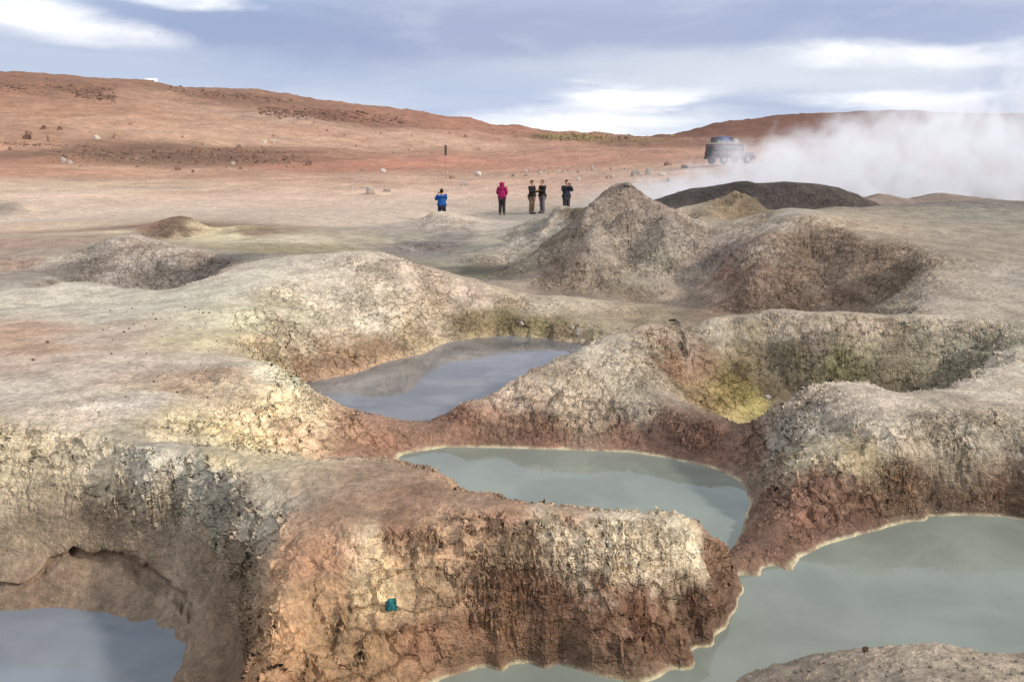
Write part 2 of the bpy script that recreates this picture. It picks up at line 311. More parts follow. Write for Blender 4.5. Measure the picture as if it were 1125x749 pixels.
# fold each table entry into a height
FAZ = np.array([ray(x, 200)[0] for x in FX]); FLD = np.log(np.array(FD, float))
FZ = np.array([[ZC - ray(FX[j], FY[i][j])[1]*FD[i] for j in range(13)] for i in range(len(FD))])
def far_z(az, ld):
    a = np.clip(az, FAZ[0], FAZ[-1]); l = np.clip(ld, FLD[0], FLD[-1])
    def loc(g, v):
        i = np.clip(np.searchsorted(g, v)-1, 0, len(g)-2); f = (v-g[i])/(g[i+1]-g[i]); return i, f
    j, fa = loc(FAZ, a); i, fl = loc(FLD, l)
    fa = fa*fa*(3-2*fa)*.5 + fa*.5
    z0 = FZ[i, j]*(1-fa)+FZ[i, j+1]*fa; z1 = FZ[i+1, j]*(1-fa)+FZ[i+1, j+1]*fa
    d = np.exp(l); d0 = np.exp(FLD[i]); d1 = np.exp(FLD[i+1]); g = (d-d0)/(d1-d0)
    return z0*(1-g)+z1*g
for a in np.linspace(-.75, .85, 9):
    for d in (52., 60.): add_az(float(a), d, float(far_z(np.array([a]), np.array([math.log(d)]))[0]))
for a in (-3, -2.2, -1.5, 1.6, 2.3, 3):
    for d, z in ((1.2,1.6),(2.5,1.6),(5,1.5),(10,1.3),(20,1.0),(50,1.2)): add_az(a, d, z)
for a in (-1.05, 1.1):
    for d, z in ((1.8,1.4),(3,.9),(5,.8),(8,.9),(14,.9),(30,1.0)): add_az(a, d, z)

pts = np.array(PTS); keep = []
seen_k = {}
for i, (a, l, z) in enumerate(pts):
    k = (round(a/.006), round(l/.006))
    if k in seen_k: continue
    seen_k[k] = 1; keep.append(i)
pts = pts[keep]
CC = .010
def kern(a, l, A, L): return np.sqrt((a[:, None]-A[None])**2 + (l[:, None]-L[None])**2 + CC*CC)
K = kern(pts[:, 0], pts[:, 1], pts[:, 0], pts[:, 1]) - 1.0
n = len(pts)
M = np.zeros((n+1, n+1)); M[:n, :n] = K - np.eye(n)*0.0015; M[:n, n] = 1; M[n, :n] = 1
sol = np.linalg.solve(M, np.append(pts[:, 2], 0))
def near_z(az, ld):
    out = np.empty(az.size); a = az.ravel(); l = ld.ravel()
    for s in range(0, a.size, 20000):
        out[s:s+20000] = (kern(a[s:s+20000], l[s:s+20000], pts[:, 0], pts[:, 1])-1.0) @ sol[:n] + sol[n]
    return out.reshape(az.shape)

# ---- noise in the ground plane
def hash2(ix, iy, seed):
    h = (ix.astype(np.int64)*374761393 + iy.astype(np.int64)*668265263 + seed*1442695041) & 0xffffffff
    h = ((h ^ (h >> 13))*1274126177) & 0xffffffff
    return ((h ^ (h >> 16)) & 0xffff)/65535.0
def vnoise(x, y, seed):
    ix = np.floor(x); iy = np.floor(y); fx = x-ix; fy = y-iy
    fx = fx*fx*fx*(fx*(fx*6-15)+10); fy = fy*fy*fy*(fy*(fy*6-15)+10)
    a = hash2(ix, iy, seed); b = hash2(ix+1, iy, seed); c = hash2(ix, iy+1, seed); d = hash2(ix+1, iy+1, seed)
    return (a*(1-fx)+b*fx)*(1-fy)+(c*(1-fx)+d*fx)*fy - .5
def fbm(x, y, sc, octs, seed, gain=.5):
    s = 0; amp = 1.0
    for o in range(octs):
        ca, sa = math.cos(o*1.1+seed), math.sin(o*1.1+seed)
        s = s + amp*vnoise((x*ca-y*sa)*sc, (x*sa+y*ca)*sc, seed*17+o); amp *= gain; sc *= 2.03
    return s

# ---- grid
NA = 1150
az_in = np.linspace(-.70, .70, NA)
az_out = np.linspace(.70, 2*math.pi-.70, 150)[1:-1]
AZ = np.concatenate([az_in, az_out])
def seg(a, b, st): return np.arange(math.log(a), math.log(b), st)
LD = np.concatenate([seg(.35, 2.6, .03), seg(2.6, 9.5, .0026), seg(9.5, 30, .0027), seg(30, 75, .0045), seg(75, 900, .0085), seg(900, 3200, .03), [math.log(3200)]])
# coarse evaluation, then cubic-free bilinear refinement
cA = np.concatenate([np.linspace(-.72, .72, 560), np.linspace(.74, 2*math.pi-.74, 60)])
cL = np.concatenate([seg(.35, 2.4, .04), seg(2.4, 62, .0058), [math.log(62)]])
wrap = lambda a: np.where(a > math.pi, a-2*math.pi, a)
GA, GL = np.meshgrid(wrap(cA), cL, indexing='ij')
CZ = near_z(GA, GL)
def cubic(g, v):
    i = np.clip(np.searchsorted(g, v)-1, 0, len(g)-2); f = np.clip((v-g[i])/(g[i+1]-g[i]), 0, 1); return i, f
def resample(Z, gA, gL, a, l):
    i, fa = cubic(gA, a); j, fl = cubic(gL, l)
    def rowi(ii, f):
        im, i0, i1, i2 = np.clip(ii-1, 0, len(gA)-1), ii, ii+1, np.clip(ii+2, 0, len(gA)-1)
        w0 = -.5*f+f*f-.5*f**3; w1 = 1-2.5*f*f+1.5*f**3; w2 = .5*f+2*f*f-1.5*f**3; w3 = -.5*f*f+.5*f**3
        return Z[im]*w0[:, None]+Z[i0]*w1[:, None]+Z[i1]*w2[:, None]+Z[i2]*w3[:, None]
    T = rowi(i, fa).T
    f = fl; jm, j0, j1, j2 = np.clip(j-1, 0, len(gL)-1), j, j+1, np.clip(j+2, 0, len(gL)-1)
    w0 = -.5*f+f*f-.5*f**3; w1 = 1-2.5*f*f+1.5*f**3; w2 = .5*f+2*f*f-1.5*f**3; w3 = -.5*f*f+.5*f**3
    return (T[jm]*w0[:, None]+T[j0]*w1[:, None]+T[j1]*w2[:, None]+T[j2]*w3[:, None]).T
ZN = resample(CZ, cA, cL, np.where(AZ < -.72, AZ+2*math.pi, AZ), np.clip(LD, cL[0], cL[-1]))
A2, L2 = np.meshgrid(wrap(AZ), LD, indexing='ij'); D2 = np.exp(L2)
X2 = D2*np.sin(A2); Y2 = D2*np.cos(A2)
ZF = far_z(A2, L2)
back = np.clip((np.abs(A2)-.75)/.6, 0, 1); ZF = ZF*(1-back) + 1.5*back
bl = np.clip((D2-48)/12, 0, 1); bl = bl*bl*(3-2*bl)
Z2 = ZN*(1-bl)+ZF*bl
# slope drives how broken the crust is
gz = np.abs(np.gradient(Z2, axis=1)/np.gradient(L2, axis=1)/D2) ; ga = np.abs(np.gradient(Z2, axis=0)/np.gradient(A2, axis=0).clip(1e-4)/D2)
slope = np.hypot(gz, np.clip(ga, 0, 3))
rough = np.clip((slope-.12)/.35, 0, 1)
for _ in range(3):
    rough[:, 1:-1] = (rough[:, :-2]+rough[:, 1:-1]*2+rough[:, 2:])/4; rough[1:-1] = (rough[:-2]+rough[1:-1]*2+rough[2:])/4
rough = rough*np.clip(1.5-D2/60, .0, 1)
# places where the crust is broken up although the ground is not steep
lump_f = np.zeros_like(Z2)
for (px, py, d_, ra, amt_) in ((480,262,28,.045,.9),(540,275,25,.05,1),(590,262,27,.05,1),(450,275,27,.035,.8),(150,275,19,.06,.45),(210,285,17.5,.04,.45),(190,245,28,.04,1),(270,255,29,.03,.7),(20,285,19,.06,.8),(755,232,24.5,.03,1),(805,224,25.5,.035,1),(625,238,25,.03,.8),(330,340,13,.1,.5),(440,325,14,.09,.5),(500,330,15,.08,.5),(100,480,7.2,.07,.5),(250,440,8.3,.12,.5),(960,440,9,.1,.35),(1040,240,26,.12,.3)):
    a0 = ray(px, py)[0]; l0 = math.log(d_/math.cos(a0)); g_ = amt_*np.exp(-((A2-a0)**2+(L2-l0)**2)/ra**2); lump_f = np.maximum(lump_f, g_)
rough = np.maximum(rough, lump_f)
rough *= 1-.72*((A2 < -.36) & (D2*np.cos(A2) < 6.5))*np.clip((.5-Z2)/.25, 0, 1)     # the wet basin wall is worn smooth
rough *= 1-.7*((A2 > .25) & (A2 < .8) & (D2*np.cos(A2) < 4.2))                       # rounded gravel mound
Z2 += lump_f**2*fbm(X2, Y2, .9, 4, 91, .62)*.42*np.clip((D2-10)/8, 0, 1)
inD = (A2 < -.33) & (A2 > -.8) & (D2*np.cos(A2) < 6.6)
shore = np.clip(np.abs(Z2)/.25, .25, 1)*np.where(inD, np.clip((Z2+.25)/.35, .08, 1), 1)
wet = (D2 < 9.8) & (np.abs(A2) < .75) & ~inD & (Z2 < .6)
rough = rough*np.where(wet, np.clip(.35+Z2/.32, .35, 1), 1)
rough = rough*np.where(inD, np.clip((Z2+.2)/.3, .15, 1), 1)
near_w = np.clip(1-(D2-40)/40, 0, 1)
Z2 += near_w*shore*(fbm(X2, Y2, 1.3, 3, 3)*.045*(.35+rough) + fbm(X2, Y2, 5.0, 3, 5)*.024*(.2+rough))
rid = np.abs(fbm(X2, Y2, 3.2, 3, 9)); Z2 -= near_w*shore*np.clip(.10-rid, 0, .1)*.45*rough
# open crevices: a run of photo pixels gives the line on the ground
LDX = np.exp(LD); CREV = []
def first_hit(px, py):
    az, t = ray(px, py); i = int(np.clip(np.searchsorted(az_in, az), 0, NA-1))
    hit = np.nonzero((Z2[i] >= ZC - t*LDX) & (LDX > 2.2))[0]; d = LDX[hit[0]]
    return d*math.sin(az), d*math.cos(az)
def crevice(path, depth, wid, wob=.10):
    global Z2
    q = np.array([first_hit(*p) for p in path]); best = np.full(Z2.shape, 9.0)
    x0, y0, x1, y1 = q[:, 0].min()-.5, q[:, 1].min()-.5, q[:, 0].max()+.5, q[:, 1].max()+.5
    m = (X2 > x0) & (X2 < x1) & (Y2 > y0) & (Y2 < y1)
    X, Y = X2[m], Y2[m]; X = X+fbm(X, Y, 6, 3, 61)*wob; Y = Y+fbm(X, Y, 6, 3, 62)*wob; b = np.full(X.shape, 9.0)
    for (ax, ay), (bx, by) in zip(q[:-1], q[1:]):
        ux, uy = bx-ax, by-ay; L = ux*ux+uy*uy+1e-9; k = np.clip(((X-ax)*ux+(Y-ay)*uy)/L, 0, 1)
        b = np.minimum(b, np.hypot(X-ax-k*ux, Y-ay-k*uy))
    g_ = np.exp(-(b/wid)**4)*np.clip(.75+fbm(X, Y, 4, 2, 63)*10*wob, .15, 1.3)
    CREV.append((m, g_*depth))
crevice([(80,612),(110,612),(140,620),(160,634),(185,645),(203,662),(209,684)], .17, .026, .035)
crevice([(-60,650),(-20,646),(20,644),(45,634),(58,616),(80,612)], .12, .022, .035)
crevice([(336,322),(352,340),(366,350)], .04, .04)
crevice([(382,404),(390,394)], .12, .05)
crevice([(309,404),(322,414),(338,420)], .10, .04)
for x_ in (545,562,580,604,633,660): crevice([(x_,374),(x_-2,360)], .10, .05)
crevice([(740,352),(745,372),(752,384)], .2, .07)
crevice([(706,366),(714,380),(716,396)], .08, .04)
fw = np.clip((D2-45)/60, 0, 1)
Z2 += fw*(fbm(X2, Y2, 1/14., 5, 21)*1.1 + fbm(X2, Y2, .35, 3, 25)*.16*np.clip(D2/100, .3, 1))*np.clip(D2/160, .2, 1.6)
fw2 = np.clip((D2-150)/150, 0, 1)
Z2 += fw2*fbm(X2, Y2, 1/60., 4, 31)*3.0
for m, g_ in CREV:                                       # slots run back into the bank as well as down
    Z2[m] -= .15*g_; X2[m] += g_*np.sin(A2[m]); Y2[m] += g_*np.cos(A2[m])
def march(px, py):
    """where the line of sight of a photograph pixel first meets the ground"""
    az, t = ray(px, py); i = int(np.clip(np.searchsorted(az_in, az), 0, NA-1))
    z = Z2[i]; d = np.exp(LD); hit = np.nonzero((z >= ZC - t*d) & (d > 2.2))[0]
    j = int(hit[0]) if len(hit) else len(LD)-1
    return az, float(LD[j]), float(z[j])
def ground_at(x, y):
    az = math.atan2(x, y); l = math.log(math.hypot(x, y))
    i = int(np.clip(np.searchsorted(az_in, az), 1, NA-1)); j = int(np.clip(np.searchsorted(LD, l), 1, len(LD)-1))
    fa = np.clip((az-az_in[i-1])/(az_in[i]-az_in[i-1]), 0, 1); fl = (l-LD[j-1])/(LD[j]-LD[j-1])
    return float((Z2[i-1, j-1]*(1-fa)+Z2[i, j-1]*fa)*(1-fl)+(Z2[i-1, j]*(1-fa)+Z2[i, j]*fa)*fl)
def spot(px, py):
    az, l, z = march(px, py); d = math.exp(l); return Vector((d*math.sin(az), d*math.cos(az), z)), d
def at_d(px, d):
    az = ray(px, 200)[0]; d = d/math.cos(az); x, y = d*math.sin(az), d*math.cos(az); return Vector((x, y, ground_at(x, y)))

# ------------------------------------------------------------------ mineral colours of the ground (surveyed samples)
# x px, y px, colour of the clay there, reach
C = [
 # plateau and lower-left basin
 (100,400,196,178,162),(45,384,194,154,122),(15,366,198,158,128),(100,372,198,174,154),(15,398,196,170,150),(80,395,198,176,158),(20,430,198,184,168),(150,340,196,190,174),(50,325,198,192,174),(230,325,196,192,170),(150,440,200,188,176),(230,400,192,176,160),(80,455,196,180,162),
 (100,490,176,164,138),(20,490,180,164,130),(180,510,166,166,150),(20,530,176,160,128),(100,530,172,158,130),(20,570,150,128,98),(100,580,148,124,96),(60,630,148,120,92),(140,620,146,120,94),(180,570,154,138,114),(240,530,164,162,148),(250,560,158,152,136),(270,620,140,120,96),(250,660,134,108,82),(290,560,160,150,132),(230,620,140,118,92),(270,720,128,98,70),(200,480,186,172,140),
 # pale slope
 (300,450,210,190,148),(250,430,206,184,148),(240,410,170,140,112),(205,425,176,148,118),(200,460,198,182,140),(300,410,206,202,172),(260,480,212,192,142),(340,450,212,192,150),(330,480,206,174,134),(390,475,176,136,104),(420,490,158,112,82),(430,465,160,118,90),(390,500,162,120,92),(260,500,204,186,140),
 # pale mound
 (330,350,208,196,162),(260,350,206,200,164),(230,370,200,186,140),(290,385,204,180,136),(450,310,200,184,162),(400,300,198,184,162),(380,330,204,190,166),(420,360,212,198,172),(480,350,204,184,150),(350,290,196,184,166),(300,300,202,194,174),(520,330,198,178,156),(450,375,184,158,116),(420,390,164,128,90),(340,405,172,134,100),(370,395,176,136,98),(330,385,196,178,146),(560,355,138,124,70),(600,358,146,130,76),(525,355,146,124,76),(610,370,158,134,96),(660,350,168,152,118),(650,338,188,172,146),(600,335,180,166,140),(690,350,160,142,108),
 # far plain and hills
 (300,215,208,182,160),(200,215,206,180,156),(450,215,206,182,162),(100,205,202,186,164),(50,210,196,184,164),(100,230,204,184,160),(8,227,132,124,116),(24,228,132,124,116),(46,226,204,186,164),(58,230,202,184,162),(10,218,206,186,164),(30,219,206,186,164),(10,236,200,184,160),(36,236,200,184,160),(450,195,196,168,150),(560,205,202,176,158),(640,200,194,168,152),(400,180,196,136,108),(460,178,198,136,110),(340,183,190,134,104),(540,180,196,142,116),(650,175,192,144,122),(600,160,192,146,124),(740,170,186,142,122),(30,185,196,146,116),(100,185,196,158,130),(70,173,172,126,98),(130,168,138,108,84),(200,170,138,108,86),(260,176,150,116,92),(230,190,194,158,132),(30,160,196,152,122),(90,165,134,106,84),(110,170,132,104,82),(160,166,134,104,82),(180,176,132,104,82),(230,172,136,106,84),(290,178,146,110,88),(150,178,146,116,92),(320,172,156,112,90),
 (100,120,184,142,112),(60,112,176,132,104),(200,120,186,150,126),(200,145,198,166,140),(100,140,196,160,132),(300,150,196,164,140),(380,150,192,154,132),(450,150,196,164,142),(280,125,180,156,138),(20,92,150,108,86),(80,100,142,104,84),(20,140,180,140,110),(170,105,176,140,112),(240,108,142,108,88),(320,116,146,108,88),(370,128,140,100,82),(430,132,160,114,92),(500,142,172,122,98),(540,150,190,146,124),(480,155,200,170,148),(620,150,128,106,74),(700,153,140,112,90),(690,165,190,146,122),
 (850,140,132,88,72),(780,140,130,86,70),(950,132,128,84,68),(830,158,160,116,96),(1050,135,124,84,70),(1110,140,120,82,70),(760,155,146,104,86),
 (120,255,196,184,148),(225,252,212,196,138),(235,262,208,196,150),(20,270,172,142,122),(20,295,170,140,122),(60,285,188,178,158),(310,262,198,184,152),(310,278,150,138,96),(350,276,156,144,106),(400,262,176,164,134),(380,245,196,178,152),(200,244,122,92,70),(175,246,150,114,80),(165,252,150,110,84),(272,256,140,116,86),(30,250,198,174,140),(420,235,196,176,154),
 (160,290,160,154,146),(130,300,158,152,144),(150,262,178,168,156),(120,266,172,164,152),(180,270,178,168,154),(230,290,104,98,94),(195,295,112,106,102),(150,272,156,140,128),(90,295,120,112,106),(110,275,136,130,118),(215,282,176,160,142),(190,300,110,106,102),
 (455,275,124,128,126),(480,275,128,134,126),(500,262,120,124,120),(560,280,154,160,144),(590,262,156,164,156),(530,262,164,166,146),(530,300,104,112,88),(560,295,122,132,112),(440,262,150,148,130),(470,245,164,156,140),(490,236,196,180,156),(545,250,176,168,152),(500,290,140,146,126),(610,248,150,150,136),
 # knoll, cones, skirts
 (690,240,154,142,128),(690,215,152,136,122),(700,270,156,146,132),(660,270,154,144,130),(620,290,142,124,104),(650,300,146,132,112),(700,308,158,148,126),(730,290,160,156,138),(600,318,160,140,122),(700,325,140,122,100),(640,325,142,124,102),(560,310,168,150,132),(628,238,118,102,76),(600,238,150,146,132),(735,260,152,146,134),
 (800,270,154,140,132),(850,240,168,162,148),(840,235,172,166,152),(780,310,160,140,120),(790,300,148,110,94),(770,300,146,134,122),(800,330,142,116,94),(760,325,154,136,118),(830,280,150,138,124),(815,300,140,112,92),(720,300,154,140,126),
 (800,228,148,128,92),(820,232,132,110,78),(755,234,158,144,118),(745,232,170,156,134),(840,238,150,132,100),(735,218,74,66,62),(850,212,72,64,60),(800,210,66,60,56),(900,212,76,68,62),(930,215,84,74,66),(960,218,140,122,106),(1030,222,118,110,102),(1100,224,124,118,110),
 (920,280,136,116,94),(930,320,126,106,88),(880,265,134,114,90),(950,300,132,114,96),(870,335,116,94,76),(985,310,132,116,96),(960,265,140,120,96),(860,310,122,100,82),(940,245,172,152,122),(900,238,170,152,124),(1000,255,166,148,122),(1000,285,150,134,112),(1050,260,160,148,128),(1100,300,166,156,142),(1060,330,176,162,142),(1040,300,162,150,132),(1110,240,146,140,122),
 (950,350,192,174,152),(1060,352,190,174,152),(870,350,186,168,146),(780,360,176,162,140),(820,365,158,144,120),(950,375,150,142,112),(900,375,140,124,116),(880,385,128,118,84),(930,395,142,136,80),(1000,380,140,128,106),(1060,370,166,160,138),(1030,395,150,140,112),(1000,410,122,112,84),(950,410,122,116,74),(1080,380,152,146,120),(860,400,120,108,82),(980,422,104,92,70),
 (750,385,164,136,112),(735,400,158,120,88),(765,395,150,116,84),(800,425,156,136,52),(825,440,160,146,60),(780,430,160,136,64),(760,425,160,132,84),(850,420,104,88,62),(870,410,110,98,74),(740,365,170,148,126),(815,400,134,116,78),
 # cone slope between pools
 (620,420,190,172,146),(680,420,178,164,140),(700,375,180,166,144),(650,395,192,178,156),(560,435,192,168,144),(700,440,164,150,130),(620,440,180,158,134),(600,462,132,98,76),(700,466,120,90,70),(540,462,150,112,88),(600,482,142,96,76),(700,485,138,96,78),(780,485,126,88,70),(760,470,124,92,74),(500,475,148,106,82),
 # right shelf
 (950,440,196,180,160),(1080,420,194,180,160),(1110,395,190,178,158),(900,430,190,174,154),(880,460,160,152,142),(860,480,152,148,136),(950,470,176,164,144),(1050,470,172,160,140),(1110,480,160,148,128),(900,500,176,164,134),(950,500,160,142,104),(1050,505,142,124,100),(1000,525,118,90,66),(1100,530,108,80,58),(850,520,142,120,98),(840,550,126,92,72),(900,540,132,96,76),(880,570,128,88,68),(950,560,116,82,60),(1050,550,102,76,56),(840,595,132,94,74),(825,620,132,98,74),(870,600,124,88,66),(830,490,130,100,82),(1110,555,100,74,54),
 # front ridge
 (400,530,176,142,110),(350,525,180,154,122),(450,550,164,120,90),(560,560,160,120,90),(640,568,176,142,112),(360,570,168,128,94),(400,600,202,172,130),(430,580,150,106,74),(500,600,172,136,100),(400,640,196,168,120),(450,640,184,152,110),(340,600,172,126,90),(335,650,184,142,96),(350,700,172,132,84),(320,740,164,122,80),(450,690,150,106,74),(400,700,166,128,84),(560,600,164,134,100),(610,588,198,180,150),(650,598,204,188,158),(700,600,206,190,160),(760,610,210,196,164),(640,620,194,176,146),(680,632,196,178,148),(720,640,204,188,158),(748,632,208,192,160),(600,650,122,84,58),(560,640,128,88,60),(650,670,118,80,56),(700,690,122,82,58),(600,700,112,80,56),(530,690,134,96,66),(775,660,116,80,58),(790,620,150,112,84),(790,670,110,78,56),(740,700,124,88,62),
 (1000,735,172,156,134),(900,735,166,148,126),(1100,735,174,156,132),(700,745,140,110,80),
]
C += [(190,241,112,84,64),(205,242,108,82,62),(185,251,118,90,70),(160,248,134,104,80),(455,268,106,106,106),(480,268,110,112,112),(515,292,98,102,84),(540,298,94,100,80),(570,268,172,174,158),(600,256,170,172,156),(545,262,150,154,136),(560,290,112,118,100),(585,278,140,146,128),(910,238,176,158,132),(940,246,174,158,132),(975,258,168,152,128),(1010,270,162,146,124),(1040,285,158,144,124),(895,235,172,156,130),(870,232,170,162,148),(930,262,128,108,88),(973,276,126,106,88)]
cp = []
for (px, py, r, g, b) in C:
    if g > r-4: r = g+6
    az, l, z = march(px, py); cp.append((az, l, z, r/255., g/255., b/255.))
# out-of-frame surroundings share the plateau clay
for a in (-3,-2.2,-1.5,-1.0,1.05,1.6,2.3,3):
    for d in (1.2,4,10,25): cp.append((a, math.log(d), 1.0, .72, .65, .56))
cp = np.array(cp)
crgb = np.where(cp[:, 3:] <= .04045, cp[:, 3:]/12.92, ((cp[:, 3:]+.055)/1.055)**2.4)
si = np.unique(np.concatenate([np.arange(0, len(AZ), 2), [len(AZ)-1]])); sj = np.unique(np.concatenate([np.arange(0, len(LD), 2), [len(LD)-1]]))
HA, HL = A2[np.ix_(si, sj)], L2[np.ix_(si, sj)]; hd = np.exp(HL); hx, hy = hd*np.sin(HA), hd*np.cos(HA); hz = Z2[np.ix_(si, sj)]
# boundaries between clays wander
wz = hz + (fbm(hx+hz*1.3, hy-hz, 2.6, 4, 71)*.20 + fbm(hx-hz*3, hy+hz*2.2, 7., 3, 72)*.10)
wa = HA + (fbm(hx+hz, hy, 1.7, 4, 41)*.26)/hd.clip(3) + fbm(hx, hy, .1, 3, 43)*.02; wl = HL + (fbm(hx, hy-hz, 1.9, 4, 51)*.26)/hd.clip(3) + fbm(hx, hy, .1, 3, 53)*.03
num = np.zeros(HA.shape+(3,), np.float32); den = np.zeros(HA.shape, np.float32)
wa = wa.astype(np.float32); wl = wl.astype(np.float32); zk = (1.0/hd.clip(3)).astype(np.float32); wz = wz.astype(np.float32)
for i in range(len(cp)):
    dd = (wa-np.float32(cp[i, 0]))**2 + (wl-np.float32(cp[i, 1]))**2 + ((wz-np.float32(cp[i, 2]))*zk*np.float32(1.2))**2 + np.float32(1.4e-4)
    wgt = 1/(dd*dd)
    num += wgt[..., None]*crgb[i].astype(np.float32); den += wgt
TC = num/den[..., None]
def up(Z):
    a = np.arange(len(AZ)); l = np.arange(len(LD))
    out = np.stack([np.interp(a, si, Z[:, j]) for j in range(Z.shape[1])], 1)
    return np.stack([np.interp(l, sj, out[i]) for i in range(out.shape[0])], 0)
T2 = np.stack([up(TC[..., k]) for k in range(3)], -1).clip(.01, .9)
lum = T2 @ np.array([.2126, .7152, .0722]); T2 = (lum[..., None] + (T2-lum[..., None])*(.60+.09*rough[..., None]*np.clip((16-D2)/4, 0, 1)[..., None]))*.75*np.array([1.0, .95, .87])
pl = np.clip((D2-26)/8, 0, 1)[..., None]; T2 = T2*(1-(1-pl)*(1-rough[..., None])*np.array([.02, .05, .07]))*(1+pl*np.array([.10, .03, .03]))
mr = (np.clip((D2-14)/3, 0, 1)*np.clip((30-D2)/4, 0, 1)*rough)[..., None]; T2 = T2*(1+mr*np.array([.07, .0, -.03]))
T2 = T2*(1+.26*rough[..., None])*(1+.28*rough[..., None]*np.clip((12-D2)/4, 0, 1)[..., None])  # steep faces painted lighter, making up for the weak light on them
ff = np.clip((D2-45)/30, 0, 1)[..., None]; T2 = T2*(1+ff*(np.array([.95, .85, .76])-1))
# damp foot and chalk line only round the two green pools; thicker crust noise kept for the shader
RIM = ((D2 < 9.6) & (np.abs(A2) < .75)).astype(float) * np.where((A2 < -.30) & (D2*np.cos(A2) < 6.6), 0, 1)

# ------------------------------------------------------------------ ground sheet
def sheet(name, j0, j1):
    nA, nL = A2.shape[0], j1-j0
    co = np.stack([X2[:, j0:j1], Y2[:, j0:j1], Z2[:, j0:j1]], -1).reshape(-1, 3)
    ii, jj = np.meshgrid(np.arange(nA), np.arange(nL-1), indexing='ij')
    i2 = (ii+1) % nA
    f = np.stack([ii*nL+jj, i2*nL+jj, i2*nL+jj+1, ii*nL+jj+1], -1).reshape(-1, 4)[:, ::-1]
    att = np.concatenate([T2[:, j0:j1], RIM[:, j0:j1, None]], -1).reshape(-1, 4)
    rg = rough[:, j0:j1].reshape(-1)
    if j0 == 0:
        c = len(co); co = np.vstack([co, [[0, 0, float(Z2[:, 0].mean())]]]); att = np.vstack([att, att[:1]]); rg = np.append(rg, 0)
    me = bpy.data.meshes.new(name); me.vertices.add(len(co)); me.vertices.foreach_set('co', co.ravel().astype(np.float32))
    extra = 0
    idx = f.ravel(); st = np.arange(len(f))*4; tot = np.full(len(f), 4)
    if j0 == 0:
        k = np.arange(nA); tri = np.stack([k*nL, np.full(nA, c), ((k+1) % nA)*nL], -1)[:, ::-1]
        idx = np.concatenate([idx, tri.ravel()]); st = np.concatenate([st, len(f)*4+np.arange(nA)*3]); tot = np.concatenate([tot, np.full(nA, 3)])
    me.loops.add(len(idx)); me.loops.foreach_set('vertex_index', idx.astype(np.int32))
    me.polygons.add(len(st)); me.polygons.foreach_set('loop_start', st.astype(np.int32)); me.polygons.foreach_set('loop_total', tot.astype(np.int32))
    me.polygons.foreach_set('use_smooth', np.ones(len(st), bool))
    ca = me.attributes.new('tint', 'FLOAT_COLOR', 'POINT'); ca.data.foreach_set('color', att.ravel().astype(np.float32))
    ra = me.attributes.new('crust', 'FLOAT', 'POINT'); ra.data.foreach_set('value', rg.astype(np.float32))
    me.update(); me.validate()
    o = bpy.data.objects.new(name, me); COL.objects.link(o); o['kind'] = 'structure'
    return o

def mat(name):
    m = bpy.data.materials.new(name); m.use_nodes = True; t = NT(m.node_tree)
    b = t.n('ShaderNodeBsdfPrincipled'); o = t.n('ShaderNodeOutputMaterial'); t.t.links.new(b.outputs[0], o.inputs[0])
    return m, t, b, o

gm, t, b, o = mat('clay')
ps = t.n('ShaderNodeNewGeometry').outputs['Position']
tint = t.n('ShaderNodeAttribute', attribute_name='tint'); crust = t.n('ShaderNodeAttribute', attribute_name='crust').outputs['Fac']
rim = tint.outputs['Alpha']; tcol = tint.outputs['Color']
sx = t.n('ShaderNodeSeparateXYZ'); t.put(sx.inputs[0], ps); zz = sx.outputs[2]
dist = t.vmath('LENGTH', t.scalev(ps, (1, 1, 0)))
fine = t.ramp(dist, 30, 70, 1.0, 0.0)          # centimetre-scale crust matters near by; metre-scale rubble far off
nA_ = t.noise(ps, 2.2, 6, .6); nB_ = t.noise(ps, 14, 5, .65); nC_ = t.noise(ps, 60, 3, .6)
str_ = t.noise(t.scalev(ps, (1, 1, 7)), 1.6, 5, .6, .4)      # bedding in the banks
farn = t.noise(ps, .16, 6, .6); farm = t.noise(ps, .9, 5, .65)
gain = t.math('MULTIPLY', t.ramp(nA_, .3, .7, .76, 1.22), t.ramp(nB_, .28, .72, .72, 1.25))
gain = t.math('MULTIPLY', gain, t.ramp(nC_, .3, .7, .88, 1.12))
gain = t.math('MULTIPLY', gain, t.math('ADD', 1.0, t.math('MULTIPLY', crust, t.ramp(str_, .3, .7, -.18, .14))))
gf = t.math('MULTIPLY', t.ramp(farn, .3, .7, .80, 1.16), t.ramp(farm, .3, .7, .80, 1.16))
gmx = t.n('ShaderNodeMix', data_type='FLOAT'); t.put(gmx.inputs[0], fine); t.put(gmx.inputs[2], gf); t.put(gmx.inputs[3], gain)
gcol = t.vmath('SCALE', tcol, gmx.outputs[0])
# patches of sulphur cream, iron brown and pinkish clay across everything
h1 = t.noise(t.vmath('ADD', ps, (13, 7, 3)), 1.1, 6, .62, .3); h2 = t.noise(t.vmath('ADD', ps, (3, 27, 9)), .55, 6, .6, .3); h3 = t.noise(t.vmath('ADD', ps, (33, 17, 9)), 6.0, 5, .7, .3)
gcol = t.mix(t.math('MULTIPLY', t.ramp(h1, .54, .72), .28), gcol, t.mix(1.0, gcol, (1.14, 1.1, .94, 1), 'MULTIPLY'))
gcol = t.mix(t.math('MULTIPLY', t.ramp(h2, .54, .70), .4), gcol, t.mix(1.0, gcol, (1.05, .97, .93, 1), 'MULTIPLY'))
gcol = t.mix(t.math('MULTIPLY', t.ramp(h3, .56, .72), .35), gcol, t.mix(1.0, gcol, (.70, .64, .60, 1), 'MULTIPLY'))
